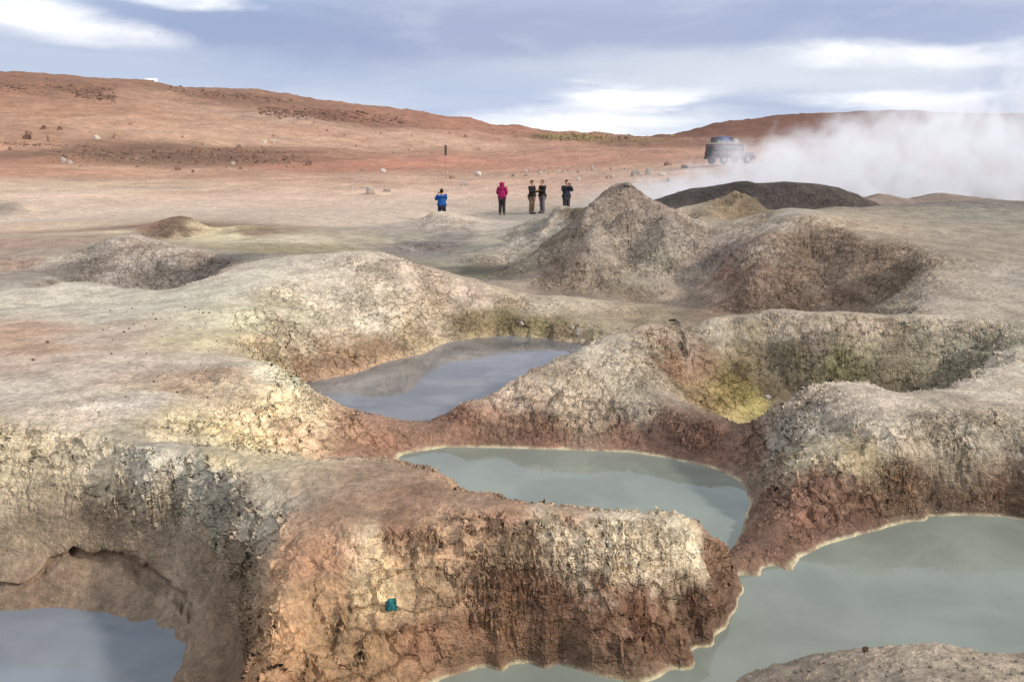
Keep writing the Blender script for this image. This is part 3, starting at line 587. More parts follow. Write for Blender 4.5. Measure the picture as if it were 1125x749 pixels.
# cracks: clay colour darkened along them
crk_v = t.vmath('ADD', ps, t.vmath('SCALE', t.n('ShaderNodeTexNoise').outputs['Color'], .0))
nz = t.n('ShaderNodeTexNoise'); t.put(nz.inputs['Vector'], ps); nz.inputs['Scale'].default_value = 5; nz.inputs['Detail'].default_value = 3
crk_v = t.vmath('ADD', ps, t.vmath('SCALE', nz.outputs['Color'], .16))
e1 = t.voro(crk_v, 5.5, 'DISTANCE_TO_EDGE'); e2 = t.voro(crk_v, 17, 'DISTANCE_TO_EDGE')
lump = t.voro(crk_v, 24, 'F1'); lump2 = t.voro(t.vmath('ADD', crk_v, (5, 5, 5)), 55, 'F1')
cmask = t.ramp(t.noise(ps, .9, 3, .5),   .38, .52)
c1 = t.math('MULTIPLY', t.ramp(e1, 0.0, .05, 1, 0), cmask); c2 = t.math('MULTIPLY', t.ramp(e2, 0, .12, 1, 0), t.ramp(t.noise(t.vmath('ADD', ps, (9, 1, 4)), 1.2, 3), .48, .6))
crk = t.math('MULTIPLY', t.math('MAXIMUM', c1, t.math('MULTIPLY', c2, .7)), t.math('MULTIPLY', crust, fine))
gcol = t.mix(t.math('MULTIPLY', crk, .7), gcol, t.mix(1.0, gcol, (.55, .48, .42, 1), 'MULTIPLY'))
# pebbles and grit: sparse dark and light specks
pb = t.voro(ps, 34, 'F1'); pbc = t.n('ShaderNodeTexVoronoi', feature='F1'); t.put(pbc.inputs['Vector'], ps); pbc.inputs['Scale'].default_value = 34
pr = t.n('ShaderNodeSeparateColor'); t.put(pr.inputs[0], pbc.outputs['Color'])
peb = t.math('MULTIPLY', t.ramp(pb, .16, .26, 1, 0), t.math('GREATER_THAN', pr.outputs[0], .80)); peb = t.math('MULTIPLY', peb, fine)
gcol = t.mix(t.math('MULTIPLY', peb, .7), gcol, t.mix(pr.outputs[1], lin(110, 96, 88), lin(214, 204, 190)))
# damp foot of the banks and the chalk line at the waterline
wob = t.math('ADD', zz, t.math('MULTIPLY', t.math('SUBTRACT', nB_, .5), .16))
damp = t.math('MULTIPLY', t.ramp(wob, .05, .24, 1, 0), rim)
gcol = t.mix(t.math('MULTIPLY', damp, .45), gcol, t.mix(1.0, gcol, (.78, .72, .66, 1), 'MULTIPLY'))
rimn = t.math('ADD', zz, t.math('MULTIPLY', t.math('SUBTRACT', t.noise(ps, 9, 4, .7), .5), .045))
chalk = t.math('MULTIPLY', t.math('MULTIPLY', t.ramp(rimn, .002, .034, 1, 0), rim), t.ramp(t.noise(ps, 2.6, 5, .65), .38, .60, .15, 1))
gcol = t.mix(t.math('MULTIPLY', chalk, .85), gcol, lin(188, 177, 144))
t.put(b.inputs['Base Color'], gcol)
t.put(b.inputs['Roughness'], t.math('SUBTRACT', .93, t.math('MULTIPLY', damp, .25)))
b.inputs['Specular IOR Level'].default_value = .25
# relief
rel = t.math('MULTIPLY', t.math('SUBTRACT', t.noise(ps, 3.6, 8, .60, .35), .5), .12)
rel = t.math('ADD', rel, t.math('MULTIPLY', t.math('SUBTRACT', t.noise(t.scalev(ps, (1, 1, 2.2)), 16, 6, .66), .5), .052))
rel = t.math('ADD', rel, t.math('MULTIPLY', t.math('SUBTRACT', .5, lump), .026))
rel = t.math('ADD', rel, t.math('MULTIPLY', t.math('SUBTRACT', .5, lump2), .010))
rel = t.math('ADD', rel, t.math('MULTIPLY', t.math('SUBTRACT', str_, .5), .07))
rel = t.math('SUBTRACT', rel, t.math('MULTIPLY', crk, .045))
amp = t.math('ADD', .20, t.math('MULTIPLY', crust, .80))
shr = t.ramp(t.math('ABSOLUTE', zz), .0, .12, .35, 1)
rel = t.math('MULTIPLY', t.math('MULTIPLY', rel, amp), shr)
grit = t.math('ADD', t.math('MULTIPLY', nC_, .006), t.math('MULTIPLY', peb, .010))
rel = t.math('ADD', rel, grit)
frel = t.math('ADD', t.math('MULTIPLY', t.math('SUBTRACT', farm, .5), .45), t.math('MULTIPLY', t.math('SUBTRACT', t.noise(ps, 4, 3, .6), .5), .08))
dm = t.n('ShaderNodeMix', data_type='FLOAT'); t.put(dm.inputs[0], fine); t.put(dm.inputs[2], frel); t.put(dm.inputs[3], rel)
ds = t.n('ShaderNodeDisplacement'); t.put(ds.inputs['Height'], dm.outputs[0]); ds.inputs['Midlevel'].default_value = 0; ds.inputs['Scale'].default_value = 1
t.t.links.new(ds.outputs[0], o.inputs['Displacement'])
gm.displacement_method = 'BOTH'

jh = int(np.searchsorted(LD, math.log(120)))
g = sheet('ground', 0, jh+1); g.data.materials.append(gm); g['label'] = 'cracked ochre and grey clay geothermal ground with mud basins'
h = sheet('hill', jh, len(LD)); h.data.materials.append(gm); h['label'] = 'reddish brown desert hills rising behind the plain'

# ------------------------------------------------------------------ water in the pools
def water(name, outline, z, colr, roughn, label, bump=.004, bscale=6.0, second=None):
    m, t, b, o = mat(name)
    ps = t.n('ShaderNodeNewGeometry').outputs['Position']
    v = t.noise(ps, 1.1, 4, .55, .4)
    c = t.mix(t.ramp(v, .35, .65), lin(*colr), lin(*(second or [q*.9 for q in colr])))
    t.put(b.inputs['Base Color'], c); b.inputs['Roughness'].default_value = roughn; b.inputs['IOR'].default_value = 1.45
    b.inputs['Specular IOR Level'].default_value = .55
    bp = t.n('ShaderNodeBump'); bp.inputs['Strength'].default_value = 1; bp.inputs['Distance'].default_value = 1
    hgt = t.math('MULTIPLY', t.math('MULTIPLY', t.noise(t.scalev(ps, (1, 2.2, 1)), bscale, 3, .55, .6), bump*.6), t.ramp(t.noise(ps, .8, 2), .45, .62, .15, 1))
    t.put(bp.inputs['Height'], hgt); t.put(b.inputs['Normal'], bp.outputs[0])
    bm = bmesh.new(); vs_ = [bm.verts.new((d*math.tan(ray(x, 500)[0]), d, z)) for x, d in outline]
    bm.faces.new(vs_); bmesh.ops.recalc_face_normals(bm, faces=bm.faces)
    if bm.faces[:] and bm.faces[:][0].normal.z < 0: bmesh.ops.reverse_faces(bm, faces=bm.faces)
    me = bpy.data.meshes.new(name); bm.to_mesh(me); bm.free(); me.materials.append(m)
    ob = bpy.data.objects.new(name, me); COL.objects.link(ob); ob['kind'] = 'structure'; ob['label'] = label
    return ob
water('mud_pool', [(290,10.2),(400,9.2),(470,9.3),(560,10.2),(640,11.2),(690,13.0),(690,14.2),(600,15.6),(480,15.0),(400,13.0),(300,12.0)], 0.0, (116,114,114), .03, 'grey mud pool behind the low saddle of clay', .003, 5, (92,91,92))
water('pool_water', [(418,8.9),(430,7.6),(460,6.8),(540,6.0),(700,5.45),(780,5.7),(806,5.95),(840,6.5),(840,7.3),(800,8.6),(700,9.0),(500,9.2),(430,8.95)], 0.0, (124,129,119), .02, 'milky green pool behind the front ridge', .0015)
water('pool_water', [(380,4.7),(380,3.2),(560,3.1),(760,3.2),(900,3.6),(1150,3.8),(1330,4.2),(1400,6.5),(1150,7.4),(1000,7.1),(870,6.25),(812,5.98),(790,5.3),(690,4.9),(500,4.9)], 0.0, (124,129,119), .02, 'large milky green pool in the lower right', .0025, 5)
water('mud_pool', [(-220,6.2),(-220,3.4),(100,3.3),(290,4.0),(290,5.7),(225,6.2),(120,6.3)], -.25, (120,126,134), .07, 'smooth slate grey mud pool in the lower left basin', .001, 3)

# ------------------------------------------------------------------ things
def simple(name, colr, rough=.85, spec=.3, var=.15, scale=8.0, metal=0.0, bump=0.0):
    m, t, b, o = mat(name)
    ps = t.n('ShaderNodeTexCoord').outputs['Object']
    c = lin(*colr); v = t.noise(ps, scale, 5, .6)
    col_ = t.mix(t.ramp(v, .3, .7), tuple(q*(1-var) for q in c[:3])+(1,), tuple(min(q*(1+var), 1) for q in c[:3])+(1,))
    t.put(b.inputs['Base Color'], col_); b.inputs['Roughness'].default_value = rough; b.inputs['Specular IOR Level'].default_value = spec; b.inputs['Metallic'].default_value = metal
    if bump:
        bp = t.n('ShaderNodeBump'); bp.inputs['Distance'].default_value = bump; t.put(bp.inputs['Height'], t.noise(ps, scale*1.7, 6, .65)); t.put(b.inputs['Normal'], bp.outputs[0])
    return m
def link(name, bm, m, parent=None, smooth=False):
    me = bpy.data.meshes.new(name); bm.to_mesh(me); bm.free()
    for q in (m if isinstance(m, (list, tuple)) else [m]): me.materials.append(q)
    if smooth: me.polygons.foreach_set('use_smooth', np.ones(len(me.polygons), bool))
    o = bpy.data.objects.new(name, me); COL.objects.link(o)
    if parent is not None: o.parent = parent
    return o
def tag(o, label=None, cat=None, group=None, kind=None):
    if label: o['label'] = label
    if cat: o['category'] = cat
    if group: o['group'] = group
    if kind: o['kind'] = kind
    return o
def empty(name, loc, rz=0): 
    o = bpy.data.objects.new(name, None); COL.objects.link(o); o.location = loc; o.rotation_euler.z = rz; o.empty_display_size = .1; return o

# ---- stones
def stone_mesh(seed, flat=.7, sub=3, jag=.35):
    rs = np.random.default_rng(seed); bm = bmesh.new(); bmesh.ops.create_icosphere(bm, subdivisions=sub, radius=.5)
    pl = [(Vector(rs.normal(size=3)).normalized(), .30+rs.random()*.17) for _ in range(11)]
    off = rs.random(3)*50
    for v in bm.verts:
        p = v.co.copy()
        for nrm, dst in pl:
            k = p.dot(nrm)
            if k > dst: p -= nrm*(k-dst)
        q = p*5+Vector(off); nn = float(fbm(np.array([q.x+q.z*.7]), np.array([q.y-q.z*.6]), 1.0, 3, seed)[0])
        p *= 1+nn*jag*.35
        p.z *= flat; v.co = p
    me = bpy.data.meshes.new('stone'); bm.to_mesh(me); bm.free(); return me
def stone_mat(name, c1, c2):
    m, t, b, o = mat(name); ps = t.n('ShaderNodeTexCoord').outputs['Object']; inf = t.n('ShaderNodeObjectInfo').outputs['Random']
    v = t.noise(ps, 3.5, 6, .65, .3); f = t.ramp(t.math('ADD', v, t.math('MULTIPLY', t.math('SUBTRACT', inf, .5), .35)), .3, .7)
    t.put(b.inputs['Base Color'], t.mix(f, lin(*c1), lin(*c2))); b.inputs['Roughness'].default_value = .9; b.inputs['Specular IOR Level'].default_value = .25
    bp = t.n('ShaderNodeBump'); bp.inputs['Strength'].default_value = .7; bp.inputs['Distance'].default_value = .08; t.put(bp.inputs['Height'], t.noise(ps, 9, 6, .7)); t.put(b.inputs['Normal'], bp.outputs[0])
    return m
SM = {'pale': stone_mat('pale_stone', (190,176,160), (150,136,122)), 'white': stone_mat('white_stone', (188,178,168), (152,142,132)), 'grey': stone_mat('grey_stone', (158,146,134), (112,100,92)),
      'dark': stone_mat('dark_stone', (124,96,80), (80,62,54)), 'olive': stone_mat('mossy_stone', (140,122,84), (86,70,48)), 'brown': stone_mat('brown_stone', (148,116,96), (110,84,70))}
SH = {}
for k, m in SM.items():
    for v in range(5):
        me = stone_mesh(100+v*7+hash2(np.array([len(k)]), np.array([v]), 3)[0].astype(int) if False else 100+v*7, .62+.07*v, 3 if v < 3 else 2); me = me.copy(); me.materials.append(m)
        me.polygons.foreach_set('use_smooth', np.zeros(len(me.polygons), bool)); SH[k, v] = me
def stone(kind, px, py, wpx, hpx=None, label=None, group=None, name='rock', cat='rock', sink=.42, pos=None):
    """a stone whose foot meets the ground on this line of sight; wpx, hpx its size in the photograph"""
    if pos is None: p, d = spot(px, py)
    else: p, d = pos, math.hypot(pos.x, pos.y)
    wpx *= .88
    wdt = wpx/F*d; hgt = (hpx if hpx else wpx*.6)/F*d
    o = bpy.data.objects.new(name, SH[kind, int(rng.integers(5))]); COL.objects.link(o)
    fl = max(v.co.z for v in o.data.vertices)*2
    o.scale = (wdt, wdt*(.7+.4*rng.random()), hgt*1.25/fl); o.rotation_euler = (rng.normal()*.12, rng.normal()*.12, rng.normal()*.25)
    o.location = p + Vector((0, 0, hgt*(.5-sink*.6)))
    tag(o, label, cat, group); return o

def third(px, a, b): return ('left third', 'middle', 'right third')[int(np.clip((px-a)/(b-a)*3, 0, 2))]
G1 = 'rocks of the dark rock band across the left slope'
L1 = 'small dark brown rock in the wide rock band across the left slope'
n_ = 0
while n_ < 105:
    px = 60+rng.beta(2.0, 1.6)*265 if rng.random() < .85 else rng.uniform(0, 420)
    py = 172 + (px-180)*.028 + rng.normal()*5.0
    if px > 330: py = 172+rng.normal()*6
    s_ = 2.0+rng.gamma(1.5, .9); k_ = 'dark' if rng.random() < .72 else 'brown'; stone(k_, px, py, s_, s_*.7, 'small '+('dark brown' if k_ == 'dark' else 'light brown')+' rock in the '+third(px, 60, 330)+' of the rock band on the left slope', G1); n_ += 1
G2 = 'rocks of the dark outcrop high on the left hill'
for i in range(52):
    u = rng.random()
    if i < 32: px = 286+u**1.2*150; py = 124 + (px-286)*.06 + rng.normal()*3.2
    elif i < 42: px = 84+u*40; py = 104+(px-84)*.12+rng.normal()*2.2
    else: px = 200+u*90; py = 101+(px-200)*.09+rng.normal()*2.0
    s_ = 1.8+rng.gamma(1.6, .75); k_ = 'dark' if rng.random() < .6 else 'brown'; stone(k_, px, py, s_, s_*.75, ('dark' if k_ == 'dark' else 'light')+' brown rock in the '+('right' if i < 32 else 'left' if i < 42 else 'middle')+' outcrop high on the left hill', G2)
G3 = 'mossy rocks of the low outcrop on the skyline'
for i in range(52):
    u = rng.random()
    if i < 38: px = 595+u*68; py = 152+rng.normal()*2.2 + (px-595)*.02
    else: px = 662+u*85; py = 153+rng.normal()*1.6+(px-662)*.03
    s_ = 2.2+rng.gamma(1.6, .7); stone('olive' if rng.random() < .8 else 'dark', px, py, s_, s_*.7, 'mossy rock in the '+third(px, 595, 750)+' of the low outcrop on the middle skyline', G3)
G4 = 'small stones strewn in a row behind the group of people'
for i in range(30):
    px = 575+rng.random()*115; py = 189.5+rng.normal()*2.2; s_ = 1.8+rng.gamma(1.5, .9)
    k_ = ['white', 'grey', 'pale', 'grey'][int(rng.integers(4))]; stone(k_, px, py, s_, s_*.8, 'small '+('grey' if k_ == 'grey' else 'pale')+' stone in the '+third(px, 575, 690)+' of the row beyond the dark clothed people', G4)
G5 = 'scattered brown rocks on the lower hillside'
for i in range(22):
    px = rng.uniform(0, 560); py = rng.uniform(136, 165) + (px > 300)*4; s_ = 1.8+rng.gamma(1.6, .8)
    stone('brown', px, py, s_, s_*.65, 'lone small brown rock on the '+third(px, 0, 560)+' of the pale lower hillside', G5)
# the finer rubble between them, past counting
def rubble(name, n, where, m, label):
    V, Fc = [], []; base_ = stone_mesh(900, .8, 1); bv = np.array([v.co[:] for v in base_.vertices]); bf = np.array([p_.vertices[:] for p_ in base_.polygons])
    for i in range(n):
        px, py, s_ = where(); s_ *= 1.45; p_, d_ = spot(px, py); w0 = s_/F*d_; a_ = rng.uniform(0, 6.28); ca, sa = math.cos(a_), math.sin(a_)
        q = bv*np.array([w0*rng.uniform(.7, 1.2), w0*rng.uniform(.7, 1.2), w0*rng.uniform(.5, 1.0)]); q = np.stack([q[:, 0]*ca-q[:, 1]*sa, q[:, 0]*sa+q[:, 1]*ca, q[:, 2]], 1)+np.array(p_)
        Fc.append(bf+len(bv)*i); V.append(q)
    me = bpy.data.meshes.new(name); me.from_pydata(np.concatenate(V).tolist(), [], np.concatenate(Fc).tolist()); me.materials.append(m)
    o_ = bpy.data.objects.new(name, me); COL.objects.link(o_); tag(o_, label, None, None, 'stuff')
def w_band():
    if rng.random() < .8: px = 50+rng.beta(1.7, 1.3)*290; return px, 173+(px-180)*.02+rng.normal()*4.2, .8+rng.gamma(1.3, .45)
    if rng.random() < .5: px = rng.uniform(0, 120); return px, 158+px*.045+rng.normal()*1.0, .8+rng.gamma(1.3, .4)
    px = rng.uniform(240, 440); return px, 167+(px-240)*.01+rng.normal()*.7, .7+rng.gamma(1.2, .35)
def w_out():
    r_ = rng.random()
    if r_ < .45: px = 285+rng.random()**1.1*160; return px, 124+(px-286)*.055+rng.normal()*3.0, .9+rng.gamma(1.4, .6)
    if r_ < .6: px = 82+rng.random()*46; return px, 104+(px-84)*.12+rng.normal()*2.4, .9+rng.gamma(1.4, .5)
    if r_ < .8: px = rng.uniform(0, 130); return px, 96+rng.normal()*3.5+px*.03, .8+rng.gamma(1.3, .4)
    px = rng.uniform(185, 320); return px, 99+(px-185)*.10+rng.normal()*2.0, .8+rng.gamma(1.3, .5)
def w_sky():
    px = 594+rng.random()*70 if rng.random() < .75 else rng.uniform(660, 760); return px, 150.5+(px-594)*.02+rng.normal()*2.2, 1.0+rng.gamma(1.5, .6)
def w_row(): return 575+rng.random()*120, 189.5+rng.normal()*2.6, .8+rng.gamma(1.2, .4)
SM['rub'] = stone_mat('dark_rubble', (96,72,58), (56,42,36))
rubble('rubble', 1500, w_band, SM['rub'], 'fine dark brown rubble strewn through the rock band on the left slope')
rubble('rubble', 1300, w_out, SM['rub'], 'dark brown rubble of the outcrops along the left hill')
rubble('rubble', 520, w_sky, SM['olive'], 'olive brown rubble heaped along the skyline in the middle')
rubble('rubble', 130, w_row, SM['grey'], 'fine grey rubble strewn on the plain behind the people')
for (k, px, py, w_, h_, lab) in [
    ('pale',407,214,12,10,'large pale upright rock on the plain left of the blue jacketed person'),
    ('pale',388,208,7,4,'small flat pale rock just left of the large pale upright rock'),
    ('grey',425,211,10,4,'low flat grey rock just right of the large pale upright rock'),
    ('white',421,190,7,5,'small white rock on the plain above and right of the large pale rock'),
    ('grey',398,188,4,4,'small grey rock left of the small white rock on the red sand'),
    ('dark',339,182,10,6,'dark rock alone on the red sand right of the rock band'),
    ('brown',316,184,5,4,'brown rock left of the lone dark rock on red sand'),
    ('white',525,193,10,6,'white rock with brown side on the plain right of the signpost'),
    ('brown',497,196,8,4,'brown rock at the foot of the signpost'),
    ('grey',510,204,10,4,'low grey hump of rock right of the signpost foot'),
    ('grey',564,194,6,3,'dark flat stone on the plain above the person in pink'),
    ('grey',578,194,7,3,'dark flat stone on the plain above the two people facing each other'),
    ('white',635,199,5,6,'white upright stone right of the person with raised arms'),
    ('white',672,195,6,4,'white stone left of the pair of grey boulders'),
    ('grey',698,193,13,7,'grey brown boulder, left of the boulder pair above the tall cone'),
    ('grey',713,192,12,9,'rounded grey boulder, right of the boulder pair above the tall cone'),
    ('brown',734,182,13,6,'brown boulder with pale top left of the vehicle'),
    ('grey',752,185,10,4,'flat grey rock between the brown boulder and the vehicle'),
    ('pale',728,194,10,5,'pale rock below the brown boulder left of the vehicle'),
    ('grey',734,200,7,5,'small grey rock nearest the steam left of the vehicle'),
    ('grey',688,206,14,5,'low grey mound of rock behind the tip of the tall cone'),
    ('white',70,178,6,5,'white rock left end of the plain below the rock band'),
    ('grey',77,180,8,4,'grey rock beside the white rock at the left'),
    ('brown',195,187,7,4,'brown rock on the plain below the middle of the rock band'),
    ('brown',212,189,5,3,'small brown rock right of the brown rock below the rock band'),
    ('pale',256,182,5,4,'pale rock on the plain below the right end of the rock band'),
    ('brown',128,152,10,6,'big brown boulder standing above the rock band'),
    ('pale',107,153,8,4,'pale brown flat boulder left of the big brown boulder'),
    ('dark',48,143,6,4,'dark rock above the left end of the rock band'),
    ('dark',66,143,6,4,'second dark rock above the left end of the rock band'),
    ('dark',30,153,9,5,'dark boulder at the left end of the rock band'),
    ('dark',262,165,7,6,'dark boulder at the upper right end of the rock band'),
    ('dark',216,167,12,6,'broad dark boulder in the right half of the rock band'),
    ('pale',290,159,9,4,'pale rock on the slope left of the red bank'),
    ('pale',302,158,8,4,'pale rock touching its left neighbour on the slope above the red sand'),
    ('brown',885,156,7,4,'brown rock at the foot of the right hill')]:
    stone(k, px, py, w_, h_, lab)
# nearer stones
stone('white', 843, 438, 8, 5, 'small white stone lying in the yellow green pit', name='stone', cat='stone')
stone('dark', 951, 714, 9, 5, 'small black stone on the crest of the gravel mound', name='stone', cat='stone')
stone('white', 1117, 727, 4, 3, 'tiny white stone on the gravel mound at the right edge', name='stone', cat='stone')
for (px, py, w_, h_, lab) in [(636,368,12,8,'pale broken slab on the far bank of the grey mud pool'),(629,362,6,4,'small cream chunk on top of the broken slab at the mud pool'),(646,360,5,4,'cream chunk right of the broken slab at the mud pool'),(640,378,9,7,'pale block at the water edge under the broken slab'),(573,358,8,4,'pale slab on the olive bank left of the broken slab'),(681,362,5,4,'lone pale chunk right of the broken slab at the mud pool')]:
    stone('pale', px, py, w_, h_, lab, name='clay_chunk', cat='clay chunk')
G6 = 'dark pebbles scattered on the smooth left plateau'
for i in range(60):
    px, py = (rng.uniform(110, 240), rng.uniform(335, 440)) if i < 45 else (rng.uniform(10, 230), rng.uniform(325, 450))
    s_ = 1.3+rng.gamma(1.3, .5); stone('dark' if rng.random() < .6 else 'brown', px, py, s_, s_*.6, 'tiny dark pebble on the '+('far' if py < 385 else 'near')+' half of the smooth left plateau', G6, name='pebble', cat='pebble')
G7 = 'pebbles lying on the gravel mound'
for i in range(70):
    px = rng.uniform(860, 1125); py = rng.uniform(722, 748); s_ = 1.8+rng.gamma(1.3, .9); stone(['grey', 'pale', 'brown'][int(rng.integers(3))], px, py, s_, s_*.6, 'small pebble bedded in the '+third(px, 860, 1125)+' of the gravel mound at lower right', G7, name='pebble', cat='pebble')

# ---- a discarded wrapper stuck to the ridge
p, d = spot(432, 671)
fp = empty('wrapper', p + Vector((0, -.03, .02)), .25); fp.scale = (.82, .82, .82); tag(fp, 'crumpled teal wrapper stuck on the sunlit face of the front ridge', 'wrapper')
bm = bmesh.new(); n_u, n_v = 9, 10; grid_ = []
for i in range(n_u):
    for j in range(n_v):
        x = (i/(n_u-1)-.5)*.075*(1-.1*(j/(n_v-1))); z = j/(n_v-1)*.09
        y = float(fbm(np.array([x*40+3]), np.array([z*40.]), 1, 3, 77)[0])*.02 + z*.25
        grid_.append(bm.verts.new((x, y, z)))
for i in range(n_u-1):
    for j in range(n_v-1): bm.faces.new((grid_[i*n_v+j], grid_[(i+1)*n_v+j], grid_[(i+1)*n_v+j+1], grid_[i*n_v+j+1]))
bmesh.ops.solidify(bm, geom=bm.faces[:], thickness=.006)
m_t = simple('teal_foil', (46,128,132), .45, .5, .4, 60); m_d = simple('dark_fold', (24,58,62), .6, .4, .2, 60)
link('foil', bm, m_t, fp, True)
bm = bmesh.new(); bmesh.ops.create_cube(bm, size=1); bmesh.ops.scale(bm, vec=(.016, .012, .08), verts=bm.verts); bmesh.ops.bevel(bm, geom=bm.edges[:], offset=.003, segments=2, affect='EDGES'); bmesh.ops.translate(bm, vec=(-.043, .008, .045), verts=bm.verts); link('fold', bm, m_d, fp, True)

# ---- people
def skin_body(name, joints, edges, radii, m, parent=None, sub=2):
    me = bpy.data.meshes.new(name); me.from_pydata([tuple(j) for j in joints], edges, [])
    o = bpy.data.objects.new(name, me); COL.objects.link(o); me.materials.append(m)
    md = o.modifiers.new('skin', 'SKIN'); md.use_smooth_shade = True
    for v, r_ in zip(me.skin_vertices[0].data if me.skin_vertices else [], radii): v.radius = r_ if isinstance(r_, tuple) else (r_, r_)
    if not me.skin_vertices:
        pass
    md2 = o.modifiers.new('smooth', 'SUBSURF'); md2.levels = sub; md2.render_levels = sub
    if parent: o.parent = parent
    return o
def ensure_skin(o, radii, root=0):
    me = o.data
    if not me.skin_vertices: me.attributes.new('x', 'FLOAT', 'POINT')
def grow(name, joints, edges, radii, m, parent=None, sub=2):
    """one continuous surface round a jointed skeleton, frozen to a mesh"""
    bm = bmesh.new(); lay = bm.verts.layers.skin.verify(); vv = []
    for i, (j, r_) in enumerate(zip(joints, radii)):
        v = bm.verts.new(j); v[lay].radius = (r_, r_) if not isinstance(r_, tuple) else r_; v[lay].use_root = (i == 0); vv.append(v)
    for a, b_ in edges: bm.edges.new((vv[a], vv[b_]))
    me = bpy.data.meshes.new(name); bm.to_mesh(me); bm.free()
    o = bpy.data.objects.new(name, me); COL.objects.link(o)
    md = o.modifiers.new('skin', 'SKIN'); md.use_smooth_shade = True
    md2 = o.modifiers.new('smooth', 'SUBSURF'); md2.levels = sub; md2.render_levels = sub
    dg = bpy.context.evaluated_depsgraph_get(); me2 = bpy.data.meshes.new_from_object(o.evaluated_get(dg)); me2.name = name
    o.modifiers.clear(); o.data = me2; me2.materials.clear(); me2.materials.append(m)
    if parent is not None: o.parent = parent
    return o
SK = simple('skin_tone', (172,124,100), .6, .4, .08, 12)
def fabric(nm, c): return simple(nm, c, .9, .2, .18, 14, bump=.02)
BOOT = simple('dark_leather', (44,36,34), .6, .4, .2, 20)
def person(loc, rz, label, jacket, trousers, arms='down', hood=None, hair=(30,22,20), H=1.72, feet=.13, lean=0, long_coat=0, group=None):
    """stands at loc facing -Y before rz; body is one grown surface, clothes are grown shells over it"""
    k = H/1.75
    r = empty('person', loc, rz); tag(r, label, 'person', group)
    hip, knee, ank = .92*k, .50*k, .09*k; sh = 1.42*k; nk = 1.50*k; hd_ = 1.64*k
    f = feet
    J = [(0,0,hip),(0,.01,1.15*k),(0,.0,1.34*k),(0,-.01,nk),(0,-.025,hd_-.06),(0,-.03,hd_+.05),
         (.10,0,hip-.06),(f+.0,-.02,knee),(f+.02,.03,ank),(f+.03,-.12,.035),
         (-.10,0,hip-.06),(-f,-.02,knee),(-f-.02,.03,ank),(-f-.03,-.12,.035)]
    E = [(0,1),(1,2),(2,3),(3,4),(4,5),(0,6),(6,7),(7,8),(8,9),(0,10),(10,11),(11,12),(12,13)]
    RR = [.09,.09,.085,.05,(.07,.08),(.06,.07),.06,.05,.04,.038,.06,.05,.04,.038]
    if arms == 'down': A_ = lambda s: [(s*.19,.0,sh-.02),(s*.25,.03,1.13*k),(s*.23,-.07,.90*k),(s*.22,-.10,.82*k)]
    elif arms == 'camera': A_ = lambda s: [(s*.19,.0,sh-.02),(s*.27,-.14,1.22*k),(s*.10,-.30,1.48*k),(s*.05,-.34,1.54*k)]
    elif arms == 'chest': A_ = lambda s: [(s*.19,.0,sh-.02),(s*.24,-.04,1.14*k),(s*.12,-.30,1.24*k),(s*.06,-.38,1.27*k)]
    else: A_ = lambda s: [(s*.19,.0,sh-.02),(s*.25,.02,1.14*k),(s*.14,-.16,1.06*k),(s*.06,-.20,1.06*k)]
    arms_idx = []
    for s in (1, -1):
        b0 = len(J); J += A_(s); RR += [.04,.036,.032,.032]; E += [(2,b0),(b0,b0+1),(b0+1,b0+2),(b0+2,b0+3)]; arms_idx.append(b0)
        w_, h_ = Vector(J[b0+2]), Vector(J[b0+3]); dr = (h_-w_).normalized(); sd = dr.cross(Vector((0,0,1))); sd = sd.normalized() if sd.length > .2 else Vector((s,0,0))
        for q in range(4):                                  # four fingers of unequal length, then the thumb
            off = sd*(q-1.5)*.018; ln = (.06,.072,.068,.052)[q]; c0 = len(J)
            J += [tuple(h_+off+dr*.03), tuple(h_+off+dr*(.03+ln*.6)+Vector((0,0,-.008))), tuple(h_+off+dr*(.03+ln)+Vector((0,0,-.022)))]; RR += [.011,.0095,.008]
            E += [(b0+3,c0),(c0,c0+1),(c0+1,c0+2)]
        c0 = len(J); J += [tuple(h_-sd*s*.035), tuple(h_-sd*s*.05+dr*.03)]; RR += [.012,.009]; E += [(b0+3,c0),(c0,c0+1)]
    grow('body', J, E, RR, SK, r, 2)
    # face and head details sit in their own small meshes
    bm = bmesh.new(); bmesh.ops.create_uvsphere(bm, u_segments=20, v_segments=14, radius=1)
    for v in bm.verts:
        x, y, z = v.co; v.co = (x*.082, y*.098, z*.122)
        if z > -.9: v.co.z += .0
        if y > .0 and z < -.3: v.co.y -= .02
        if abs(x) < .18 and y < -.85 and abs(z+.1) < .25: v.co.y -= .018
    bmesh.ops.translate(bm, vec=(0, -.02, hd_+.02), verts=bm.verts); link('head', bm, SK, r, True)
    if hair and not hood:
        bm = bmesh.new(); bmesh.ops.create_uvsphere(bm, u_segments=20, v_segments=14, radius=1)
        bmesh.ops.delete(bm, geom=[v for v in bm.verts if v.co.z < (.05 if v.co.y < -.1 else -.55)], context='VERTS')
        for v in bm.verts: v.co = (v.co.x*.096, v.co.y*.112, v.co.z*.136)
        bmesh.ops.translate(bm, vec=(0, -.005, hd_+.03), verts=bm.verts); bmesh.ops.solidify(bm, geom=bm.faces[:], thickness=.012)
        link('hat', bm, simple('knit', hair, .95, .1, .25, 40), r, True)
    Z = long_coat
    Jj = [(0,.01,1.15*k),(0,.0,1.32*k),(0,-.0,1.43*k),(0,.0,1.00*k),(0,0,.86*k-Z)]; Ej = [(0,1),(1,2),(0,3),(3,4)]; Rj = [(.215,.185),(.215,.18),.10,(.215,.185),(.225,.19)]
